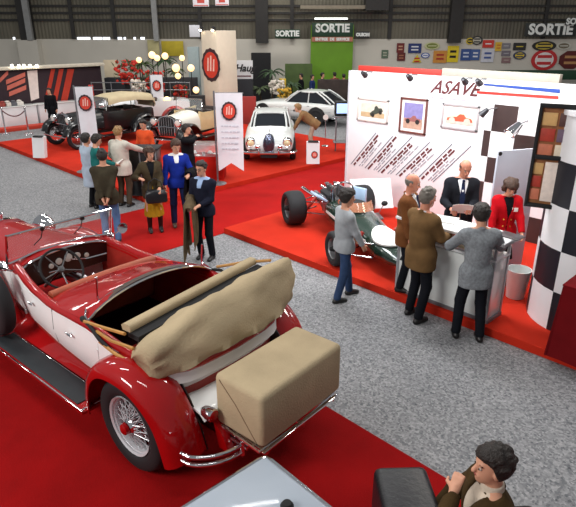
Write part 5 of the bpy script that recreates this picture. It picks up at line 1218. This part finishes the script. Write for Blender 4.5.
def lettered(txt, size, m=WLET, bold=.02, dz=0):
    def f(t, w_, h_, y): q = MB(); q.text(txt, size, frame3((0, y-.008, dz), (1, 0, 0), (0, 0, 1)), ext=.008, bold=bold); q.build('lettering', m, t)
    return f
mpp = WALLD*.94/FPX*1.06
plaque('exit_sign', 'SORTIE sign left of the green exit panel', 'sign', 275, 29.5, 300, 38, DGRN, .5, fn=lettered('SORTIE', .40)) 
plaque('exit_sign', 'large white SORTIE sign high on the right', 'sign', 526, 23, 575, 36.5, mat('dark_sign', (44, 46, 44), .6), .5, fn=lettered('SORTIE', .76, bold=.03))
plaque('exit_sign', 'partly visible SO sign above the large right SORTIE', 'sign', 566, 18, 592, 25.2, mat('dark_sign', (44, 46, 44), .6), .6, fn=lettered('SORTIE', .44))
plaque('wall_sign', 'small white lettered sign right of the green exit panel', 'sign', 356.5, 31.5, 369, 38, mat('dark_sign', (44, 46, 44), .6), .5, fn=lettered('OUIOM', .22))
t = plaque('exit_portal', 'tall bright green exit portal in the back wall', 'portal', 311, 25, 351, 92, LGRN, .4, .3)
MB().box((0, -.2, 1.55), (2.28, .08, .72), .01).build('sign_board', DGRN, t); q = MB(); q.text('SORTIE', .58, frame3((0, -.25, 1.62), (1, 0, 0), (0, 0, 1)), ext=.01, bold=.025); q.build('lettering', WLET, t)
q = MB(); q.box((0, -.2, 1.06), (2.28, .06, .24)); q.build('lower_board', mat('pale_red', (190, 120, 96), .6), t); q = MB(); q.text('ENTREE  DE  SERVICE', .20, frame3((0, -.24, 1.06), (1, 0, 0), (0, 0, 1)), ext=.008, bold=.012); q.build('lower_lettering', WLET, t)
MB().box((-.1, -.3, 2.12), (1.8, .12, .08), .01).build('lamp_strip', mat('tube_glow', (255, 255, 250), .5, 0, 0, emit=((250, 255, 245), 3)), t)
# old enamel signs along the right wall
ENA = [(60, 82, 20, 28, 'rect', (110, 36, 34), (196, 150, 120), 'dark red square enamel plate'), (102, 83, 36, 28, 'rect', (40, 56, 110), (226, 226, 230), 'blue enamel plate with white oval'), (153, 76, 44, 22, 'oval', (196, 196, 150), (120, 130, 60), 'cream oval enamel plate with green band'), (62, 108, 22, 24, 'rect', (96, 34, 32), (170, 110, 80), 'dark red plate below another'),
       (108, 117, 26, 28, 'tri', (214, 190, 40), (190, 40, 30), 'yellow triangular plate'), (133, 104, 24, 16, 'oval', (60, 90, 160), (226, 226, 230), 'small blue oval plate'), (176, 108, 36, 36, 'rect', (206, 140, 60), (170, 50, 40), 'orange plate with red figure'), (214, 100, 28, 48, 'rect', (226, 200, 40), (24, 22, 22), 'upright yellow plate with black mark'),
       (252, 102, 26, 34, 'rect', (56, 82, 140), (190, 200, 220), 'blue upright plate'), (280, 102, 22, 32, 'rect', (70, 96, 150), (220, 220, 226), 'second blue upright plate'), (264, 62, 20, 20, 'oval', (214, 186, 50), (60, 50, 30), 'yellow round plate'), (285, 60, 30, 26, 'oval', (40, 40, 42), (190, 186, 170), 'black round plate with pale centre'),
       (318, 70, 30, 22, 'rect', (206, 60, 50), (236, 236, 236), 'red plate with white figures'), (316, 104, 32, 40, 'rect', (206, 206, 214), (70, 90, 150), 'white plate with blue figure'), (348, 78, 16, 26, 'rect', (222, 180, 60), (200, 120, 40), 'yellow strip plate'), (370, 76, 24, 16, 'rect', (130, 126, 130), (190, 186, 186), 'grey plate, topmost of three'), (370, 98, 24, 16, 'rect', (120, 112, 120), (180, 176, 180), 'grey plate, middle of three'), (370, 118, 24, 16, 'rect', (140, 110, 110), (190, 170, 160), 'grey plate, lowest of three'),
       (410, 78, 34, 22, 'rect', (50, 48, 46), (200, 180, 60), 'black plate with yellow band'), (410, 104, 34, 24, 'oval', (50, 60, 90), (220, 190, 60), 'dark blue oval plate with yellow centre'), (482, 76, 66, 30, 'oval', (44, 42, 40), (206, 180, 70), 'large black oval plate with yellow letters'), (482, 117, 66, 62, 'oval', (196, 48, 50), (232, 224, 220), 'large round red enamel sign with white bars'), (560, 117, 60, 54, 'hex', (96, 34, 30), (190, 140, 90), 'dark red eight sided plate'), (14, 100, 18, 24, 'rect', (90, 110, 90), (180, 180, 160), 'grey green plate far left'), (540, 76, 40, 22, 'oval', (206, 204, 190), (120, 110, 90), 'pale oval plate above the eight sided plate')]
for zx, zy, zw, zh, shp, c1, c2, lb in ENA:
    px, py, w_, h_ = 380+zx/2.94, 20+zy/2.94, zw/2.94, zh/2.94
    a = Wl(px-w_/2, py-h_/2, WALLD-.05); b = Wl(px+w_/2, py+h_/2, WALLD-.05); c = (a+b)/2; W_ = (b-a).dot(RT); H_ = a.z-b.z
    t = thing('enamel_sign', lb+' on the back wall', 'sign', c, -TH, 'old enamel signs on the back wall')
    n = {'rect': 4, 'tri': 3, 'oval': 24, 'hex': 8}[shp]; ph = {'rect': PI/4, 'tri': PI/2, 'oval': 0, 'hex': PI/8}[shp]; k_ = {'rect': math.sqrt(2), 'tri': 1.1, 'oval': 1, 'hex': 1.05}[shp]
    P = lambda s_, y: [(W_/2*k_*s_*math.cos(ph+2*PI*k/n), y, H_/2*k_*s_*math.sin(ph+2*PI*k/n)) for k in range(n)]
    MB().prism(P(1, 0), (0, -.03, 0)).build('plate', mat('enamel_%d_%d_%d' % c1, c1, .35, 0, .06), t); m2 = mat('enamel_%d_%d_%d' % c2, c2, .35, 0, .06)
    if n == 24: MB().prism(P(.72, -.03), (0, -.006, 0)).build('field', m2, t)
    for j in ((0,) if h_ < 8 else (-1, 1)): MB().box((0, -.042, j*H_*.16), (W_*.55, .012, H_*.14)).build('figure', mat('enamel_%d_%d_%d' % c1, c1, .35) if n == 24 else m2, t)
# low green hedge board under the enamel signs
o = MB().box((0, 0, 0), (8, .3, .5), .02).build('green_rail', DGRN); p = Wl(562, 73, WALLD-1.2); o.location = p; o.rotation_euler = (0, 0, -TH); o['kind'] = 'structure'; o.name = 'trim_90'
o.location.z = p.z-.1
# far left stand
NAVYW = mat('dark_plum_panel', (44, 24, 34), .7, 0, .1); STRIPE = mat('red_stripe_paint', (190, 52, 30), .7, 0, .05)
YW = 25.0
def Yw(px, py, Y=YW): d = ray(px, py); k_ = Y/d.y; return Vector((d.x*k_, Y, CAMZ+d.z*k_))
ls = thing('stand_wall', 'dark stand wall with slanted red stripes at the far left', 'wall', (12.5, YW, 0)); 
MB().box((-3.2, .1, 1.12), (6.6, .2, 2.24), .01).build('panel', NAVYW, ls); MB().box((-3.2, .0, 2.30), (6.8, .5, .12), .01).build('top_beam', mat('beam_white', (206, 198, 180), .7), ls)
L0 = Vector((12.5, YW, 0))
for a, b in ((51, 55), (59, 63.5), (67.5, 74)):
    dx = 8
    pts = [Yw(a, 69, YW-.005)-L0, Yw(b, 69, YW-.005)-L0, Yw(b-dx, 107, YW-.005)-L0, Yw(a-dx, 107, YW-.005)-L0]; MB().prism(pts, (0, -.02, 0)).build('stripe', STRIPE, ls)
pts = [Yw(x, y, YW-.005)-L0 for x, y in ((27, 71), (37, 70), (39, 98), (31, 101))]; MB().prism(pts, (0, -.02, 0)).build('poster', mat('pale_poster', (232, 214, 208), .6), ls)
for (x0, y0, x1, y1) in ((6, 80, 25, 72), (7, 86, 25, 78), (9, 92, 26, 85), (0, 78, 8, 70)):
    pts = [Yw(x0, y0, YW-.005)-L0, Yw(x1, y1, YW-.005)-L0, Yw(x1, y1+4.5, YW-.005)-L0, Yw(x0, y0+4.5, YW-.005)-L0]; MB().prism(pts, (0, -.02, 0)).build('slogan_strip', mat('rose_strip', (206, 106, 90), .6), ls)
for px in (12, 19, 24, 30, 37): p = Yw(px, 66, YW-.35)-L0; MB().lathe(p, (0, -.4, -1), [(0, -.06), (.05, -.05), (.06, .05), (0, .06)], 12).build('lamp', mat('lamp_glow', (255, 250, 235), .5, 0, 0, emit=((255, 246, 225), 8)), ls)
for i, (x0, x1) in enumerate(((6.0, 9.2), (9.3, 11.2))):
    t = thing('stand_counter', ['white low counter at the far left edge', 'white taller counter before the striped wall'][i], 'counter', ((x0+x1)/2, 24.55, 0)); MB().box((0, 0, .42), (x1-x0, .5, .84), .01).build('cabinet', WHITE, t); MB().box((0, 0, .86), (x1-x0+.05, .56, .04), .005).build('top', WGLOSS, t)
o = MB().box((0, 0, .07), (6, .5, .14), .01).build('red_step', STRIPE); o.location = (8.6, 23.9, 0); tag(o, 'long red step in front of the far left counters', 'step')
rr = random.Random(6)
for k, (px, c) in enumerate(((3, (150, 60, 50)), (8, (210, 200, 190)), (14, (90, 90, 96)), (20, (220, 214, 206)))):
    p = Yw(px, 107, 24.5); q = MB(); q.box((0, 0, .07), (.3, .2, .14), .03); q.ell((0, 0, .17), (.1, .08, .05)); o = q.build('goods_box', mat('goods_%d' % k, c, .6, 0, .15)); o.location = (p.x, 24.5, .885); tag(o, 'small %s parcel on the low far left counter' % ['red brown', 'pale', 'grey', 'cream'][k], 'parcel')
for k, px in enumerate((6, 29)):
    t = thing('barrier_post', ['chrome barrier post at the far left edge', 'chrome barrier post right of the other'][k], 'post', at(px, 134, 0)); MB().cyl((0, 0, 0), (0, 0, .95), .03, n=8).build('pole', CHROME, t); MB().lathe((0, 0, 0), (0, 0, 1), [(0, 0), (.16, 0), (.14, .03), (.03, .05), (0, .05)], 16).build('foot', CHROME, t); MB().ell((0, 0, .97), .045).build('knob', CHROME, t)
a, b = at(6, 134, 0), at(29, 134, 0); o = MB().tube([a+Vector((0, 0, .9))+(b-a)*u_+Vector((0, 0, -.9*u_*(1-u_))) for u_ in np.linspace(0.03, .97, 9)], .022, 6).build('barrier_rope', DKPR); tag(o, 'dark red rope between the two chrome barrier posts', 'rope')
# card stands on the platform
def card(label, p, yaw, emb):
    t = thing('card_stand', label, 'stand', p, yaw); MB().prism([(-.19, 0, 0), (.19, 0, 0), (.19, .12, .62), (-.19, .12, .62)], (0, .16, 0)).build('panel', WHITE, t); MB().box((0, .14, .63), (.30, .10, .03), .004, rot=Matrix.Rotation(.2, 3, 'X')).build('card', MATBLK, t)
    if emb: emblem(t, (.04, .045, .26), (1, 0, 0), Vector((0, .19, .98)), .10, .11)
card('white card stand on the left end of the far platform', at(39, 158, .12), AWAY-PI/2-.1, False); card('white card stand with round red emblem right of the white saloon', at(313, 164, .12), AWAY-PI/2, True)
t = thing('monitor_stand', 'monitor on a slim stand beside the white stand wall', 'monitor', at(341, 152, .12), AWAY-PI/2)
for x in (-.17, .17): MB().box((x, .15, .55), (.04, .04, 1.1), .004).build('leg', GREY, t)
MB().box((0, .15, .30), (.5, .4, .03), .004).build('shelf', GREY, t); MB().box((0, .15, 1.11), (.5, .42, .03), .004).build('shelf', GREY, t); MB().box((0, .2, 1.35), (.46, .36, .42), .03).build('monitor_case', MATBLK, t); MB().box((0, .012, 1.36), (.36, .014, .30), .004).build('screen', mat('screen_glow', (150, 180, 230), .3, 0, .0, emit=((170, 200, 245), 1.2)), t)
t = thing('barrier_post', 'thin metal post with round sign beside the white coupe', 'post', at(325, 146, .12)); MB().cyl((0, 0, 0), (0, 0, .9), .012, n=6).build('pole', CHROME, t); MB().lathe((0, 0, 0), (0, 0, 1), [(0, 0), (.13, 0), (.12, .02), (0, .03)], 16).build('foot', CHROME, t); MB().lathe((0, 0, .95), -FW, [(0, 0), (.09, 0), (.09, .012), (0, .012)], 16).build('disc', PAPER, t)
# plants, flowers and coloured lamps of the stands in the middle distance
LEAF = mat('palm_leaf', (44, 70, 34), .6, 0, .25, 6); LEAF2 = mat('bush_leaf', (58, 74, 34), .6, 0, .3, 6)
def palm(label, p, hgt, n=16, ln=.9, m=LEAF, seed=0, group=None):
    rr = random.Random(seed); t = thing('potted_palm', label, 'plant', p, 0, group); MB().lathe((0, 0, 0), (0, 0, 1), [(0, 0), (.2, 0), (.26, .4), (.24, .4), (.2, .35), (0, .35)], 18).build('pot', mat('brown_pot', (96, 62, 44), .7), t)
    MB().tube([(0, 0, .3), (.03, 0, hgt*.5), (0, .02, hgt)], [.06, .045, .03], 8).build('stem', BROWNT, t)
    q = MB()
    for k in range(n):
        a = 2*PI*k/n+rr.uniform(-.2, .2); up = rr.uniform(.1, 1.0); l_ = ln*rr.uniform(.7, 1.1); d = Vector((math.cos(a), math.sin(a), 0)); side = Vector((-d.y, d.x, 0)); g = []
        for j in range(7):
            u_ = j/6; c = Vector((0, 0, hgt-.02))+d*l_*u_*(.9)+Vector((0, 0, l_*(up*u_-(.5+up*.5)*u_*u_))); w_ = .075*math.sin(PI*min(1, u_*.9+.08)); g.append([c-side*w_+Vector((0, 0, -w_*.5)), c, c+side*w_+Vector((0, 0, -w_*.5))])
        q.sheet(g, .004)
    q.build('fronds', m, t, 60)
def D(px, py, d, z=0): p = Wl(px, py, d); return Vector((p.x, p.y, z))
k = 0
for px, d, hgt, ln in ((272, 29.5, 1.75, .9), (260, 28, 1.1, .7), (292, 29, 1.2, .7), (143, 28.6, 2.2, 1.0), (165, 29.4, 2.3, 1.0), (176, 28.6, 1.9, .7), (122, 28.6, 1.4, .8)):
    k += 1; palm(['tall green palm behind the white coupe', 'low bushy palm left of the tall one behind the coupe', 'low palm right of the tall one behind the coupe', 'palm with red flowers beside it in the middle distance', 'tall palm before the yellow wall poster', 'palm left of the pale column', 'low palm at the left of the flower stand'][k-1], D(px, 80, d), hgt, 16, ln, LEAF if k % 2 else LEAF2, k, 'potted palms in the middle distance')
def flowers(label, p, m, r, z0, n, seed):
    rr = random.Random(seed); t = thing('flower_arrangement', label, 'flowers', p); MB().lathe((0, 0, 0), (0, 0, 1), [(0, 0), (.18, 0), (.2, z0), (0, z0)], 14).build('stand', MATBLK, t)
    q = MB()
    for _ in range(n):
        a, zz, q_ = rr.uniform(0, 2*PI), rr.uniform(0, 1), rr.uniform(.2, 1); q.ell((r*q_*math.cos(a), r*q_*math.sin(a), z0+zz*r*1.7), rr.uniform(.04, .09), 7, 5)
    q.build('blossoms', m, t)['kind'] = 'stuff'
    q = MB()
    for _ in range(40):
        a = rr.uniform(0, 2*PI); q_ = rr.uniform(.2, 1.1); c = Vector((r*q_*math.cos(a), r*q_*math.sin(a), z0+rr.uniform(0, 1)*r*1.6)); u_ = Vector((rr.uniform(-1, 1), rr.uniform(-1, 1), rr.uniform(.2, 1))).normalized()*.28; s_ = u_.orthogonal().normalized()*.05; q.sheet([[c-s_*.2, c+s_*.2], [c+u_*.5-s_, c+u_*.5+s_], [c+u_-s_*.1, c+u_+s_*.1]], .004)
    q.build('foliage', LEAF2, t)['kind'] = 'stuff'
FRED = mat('red_blossom', (196, 44, 30), .7, 0, .2, 8); FWHT = mat('white_blossom', (226, 216, 204), .7, 0, .1, 8); FYEL = mat('yellow_blossom', (206, 160, 50), .7, 0, .2, 8)
for i, (px, d, m, r, z0, lb) in enumerate(((129, 26.5, FRED, .55, 1.5, 'large red flower arrangement at the left of the flower stand'), (153, 26, FRED, .5, 1.2, 'red flower arrangement in the middle of the flower stand'), (138, 25.3, FWHT, .3, 1.2, 'white flower arrangement below the red flowers'), (284, 26.8, FYEL, .3, .7, 'yellow flowers beside palms behind the white coupe'), (277, 27.6, FWHT, .35, .9, 'pale flower arrangement beside the yellow flowers'), (180, 26, FRED, .3, .9, 'small red flower arrangement left of the pale column'))):
    flowers(lb, D(px, 80, d), m, r, z0, 90, i)
GLOB = mat('globe_glow', (255, 232, 190), .5, 0, 0, emit=((255, 205, 140), 1.6))
for i, (px, py, r) in enumerate(((152, 55, .15), (157, 58, .13), (165, 56, .14), (139, 60, .12), (176, 68, .17), (191, 68, .15), (178, 76, .13), (196, 90, .13), (167, 100, .14), (182, 58, .12))):
    d = 25.5 if py < 85 else 23.5; p = Wl(px, py, d); t = thing('globe_lamp', 'warm globe lamp of the flower stand, %s' % ['upper left of three close globes', 'middle of three close globes', 'right of three close globes', 'by the red flowers', 'large in the middle', 'just left of the pale column', 'low under the large one', 'low right by the dark stand', 'lowest near the small banner', 'top right'][i], 'lamp', (p.x, p.y, 0), 0, 'globe lamps of the flower stand')
    MB().cyl((0, 0, 0), (0, 0, p.z-r), .02, n=6).build('post', MATBLK, t); MB().ell((0, 0, p.z), r, 14, 10).build('globe', GLOB, t)
def boxat(name, label, cat, px0, py0, px1, py1, d, depth, m, foot=True, fn=None):
    a = Wl(px0, py0, d); b = Wl(px1, py1, d); c = (a+b)/2; w_ = (b-a).dot(RT); z0 = 0 if foot else b.z; h_ = a.z-z0
    t = thing(name, label, cat, (c.x, c.y, z0), -TH); MB().box((0, depth/2, h_/2), (w_, depth, h_), .01).build('panel', m, t)
    if fn: fn(t, w_, h_)
    return t
def scr(t, w_, h_):
    q = MB(); q.text('Haug', .44, frame3((.08, -.01, h_-.34), (1, 0, 0), (0, 0, 1)), ext=.008, shear=.3, bold=.012); q.build('lettering', BLKP, t); MB().box((0, -.012, h_-.68), (w_*.8, .01, .05)).build('underline', DKPR, t)
boxat('stand_sign', 'white sign board with black script lettering right of pale column', 'sign', 233, 60.5, 253, 79, 27, .08, WHITE, False, scr)
boxat('dark_cabinet', 'tall dark cabinet behind the palms right of the script sign', 'cabinet', 251, 53, 271, 98, 32, .5, MATBLK)
boxat('wall_poster', 'yellow poster on the back wall behind the globe lamps', 'poster', 161, 41, 184, 56, WALLD-.3, .05, mat('yellow_poster', (190, 168, 40), .7, 0, .25, 1.4), False)
boxat('wall_poster', 'pale poster on the back wall left of the yellow poster', 'poster', 147, 40, 160, 58, WALLD-.3, .05, mat('pale_green_poster', (190, 180, 130), .7, 0, .2, 1.4), False)
boxat('stand_booth', 'blue grey rounded stand panel left of the pale column', 'panel', 187, 47, 200, 84, 28, .4, mat('blue_grey_panel', (150, 166, 168), .6, 0, .05))
boxat('small_sign', 'small pale sign left of the column top', 'sign', 189, 25, 200, 37, 30, .04, BANW, False)
boxat('sign_cabinet', 'dark cabinet carrying the white script sign', 'cabinet', 232, 79.5, 253, 105, 27, .5, mat('charcoal_stand', (34, 34, 40), .7, 0, .2, 2))
boxat('dark_stand', 'long low dark stand behind the vintage cars', 'stand', 104, 78, 198, 112, 27.2, .5, mat('charcoal_stand', (34, 34, 40), .7, 0, .2, 2))
boxat('dark_stand', 'tall black stand panel behind the cream vintage car', 'stand', 190, 99, 206, 130, 22.7, .3, MATBLK).location.z = .1205
boxat('beige_partition', 'beige partition at the left of the red flowers', 'partition', 103, 60, 120, 96, 29, .2, mat('beige_partition', (206, 190, 162), .8, 0, .04))
boxat('red_partition', 'low red partition between the palms and white saloon', 'partition', 236, 97, 256, 112, 24.0, .3, mat('brick_red', (150, 40, 34), .7, 0, .08))
boxat('red_cabinet', 'small red sign box behind the black vintage car', 'sign', 88, 85, 94, 99, 25.4, .1, mat('sign_red', (206, 60, 50), .6, 0, .1))
boxat('yellow_cabinet', 'small yellow cabinet behind the white coupe', 'cabinet', 279, 79, 286, 95, 28.0, .3, mat('yellow_box', (214, 176, 40), .6, 0, .08))
boxat('dark_bench', 'long dark green stand behind the coupe roof', 'stand', 285, 64, 312, 90, 31.5, .4, mat('olive_stand', (70, 90, 40), .7, 0, .2, 2))
boxat('dark_display', 'row of dark shelving left of the white stand wall', 'shelving', 318, 80, 350, 112, 27.5, .4, mat('brown_shelving', (52, 40, 36), .8, 0, .4, 2.5))
# white display table at the bottom edge
dt = thing('display_table', 'white topped display table with chrome edge at the bottom of the view', 'table', (2.14, 2.42, H0), math.radians(-2))
TZ = .75
q = MB(); q.box((-.62, -.35, TZ), (1.24, .70, .05), .022, seg=3); q.build('table_top', mat('pale_top', (158, 168, 180), .35, 0, .02, coat=.3), dt, 60)
q = MB()
pts = [(-1.22, .012), (-.05, .012), (.0, -.0), (.012, -.05), (.012, -.65), (0, -.70), (-.05, -.712), (-1.22, -.712)]
q.tube([(x, y, TZ) for x, y in pts], .018, 8, True); q.build('chrome_edge', CHROME, dt)
for x in (-.10, -1.12):
    for y in (-.08, -.62): MB().cyl((x, y, 0), (x, y, TZ-.02), .022, n=10).build('leg', CHROME, dt)
p = dt.matrix_basis @ Vector((-.22, -.55, TZ+.026)); o = MB().lathe((0, 0, 0), (0, 0, 1), [(0, 0), (.04, 0), (.045, .02), (.03, .045), (0, .05)], 18).build('knob', MATBLK); o.location = at(287, 505, .95); o.location.z = H0+TZ+.026; tag(o, 'small black round knob lying on the white table top', 'knob')

# railing across the far platform, behind the old cars
rl = thing('railing', 'thin grey railing crossing behind the old cars on the far platform', 'railing', (0, 0, .1205))
ra_, rb_ = D(92, 90, 24.7), D(190, 90, 24.7)
for z in (1.25, 1.55): MB().cyl(ra_+Vector((0, 0, z)), rb_+Vector((0, 0, z)), .018, n=6).build('rail', GREY, rl)
for k in range(6): p = ra_+(rb_-ra_)*(k/5); MB().cyl(p, p+Vector((0, 0, 1.58)), .018, n=6).build('post', GREY, rl)
# ------------------------------------------------------------------ light and camera
def area(name, loc, size, power, col=(1, .97, .92), rot=(0, 0, 0), sy=None):
    l = bpy.data.lights.new(name, 'AREA'); l.energy = power; l.size = size; l.color = col
    if sy: l.shape = 'RECTANGLE'; l.size_y = sy
    o = bpy.data.objects.new(name, l); COL.objects.link(o); o.location = loc; o.rotation_euler = rot; return o
for x in (1, 8, 15, 22):
    for y in (2, 9, 16, 23):
        area('hall_and_fill_light', (x, y, 8.6), .5, 185 if (x > 5 or y > 8) else 105, (1, .98, .95), (0, 0, PI/4), 3.2)
area('booth_lamp', (7.2, 5.8, 4.6), 1.0, 260, (.93, .96, 1), (0, math.radians(-38), 0), 4)
area('booth_lamp', (8.6, 3.5, 4.4), .6, 60, (1, .9, .78), (0, 0, 0), 1)
area('hall_and_fill_light', (-7, 6, 7.5), 2, 950, (1, .98, .95), (0, math.radians(-55), 0), 5)  # unseen fill light added on the left to brighten the car's white side
area('far_lamp', (12, 16, 5.5), 3, 160, (1, .93, .84))
w = bpy.data.worlds.new('world'); SC.world = w; w.use_nodes = True
bg = w.node_tree.nodes['Background']; bg.inputs['Color'].default_value = (.93, .96, 1, 1); bg.inputs['Strength'].default_value = .25
cd = bpy.data.cameras.new('camera'); cam = bpy.data.objects.new('camera', cd); COL.objects.link(cam)
cd.sensor_width = 36; cd.lens = FPX/576*36; cd.clip_end = 200; cd.clip_start = .05
cam.location = (0, 0, CAMZ); cam.rotation_euler = (PI/2-PITCH, 0, -TH)
SC.camera = cam
vs = SC.view_settings; vs.view_transform = 'Standard'; vs.look = 'None'; vs.gamma = 1; vs.exposure = 0; vs.use_curve_mapping = False
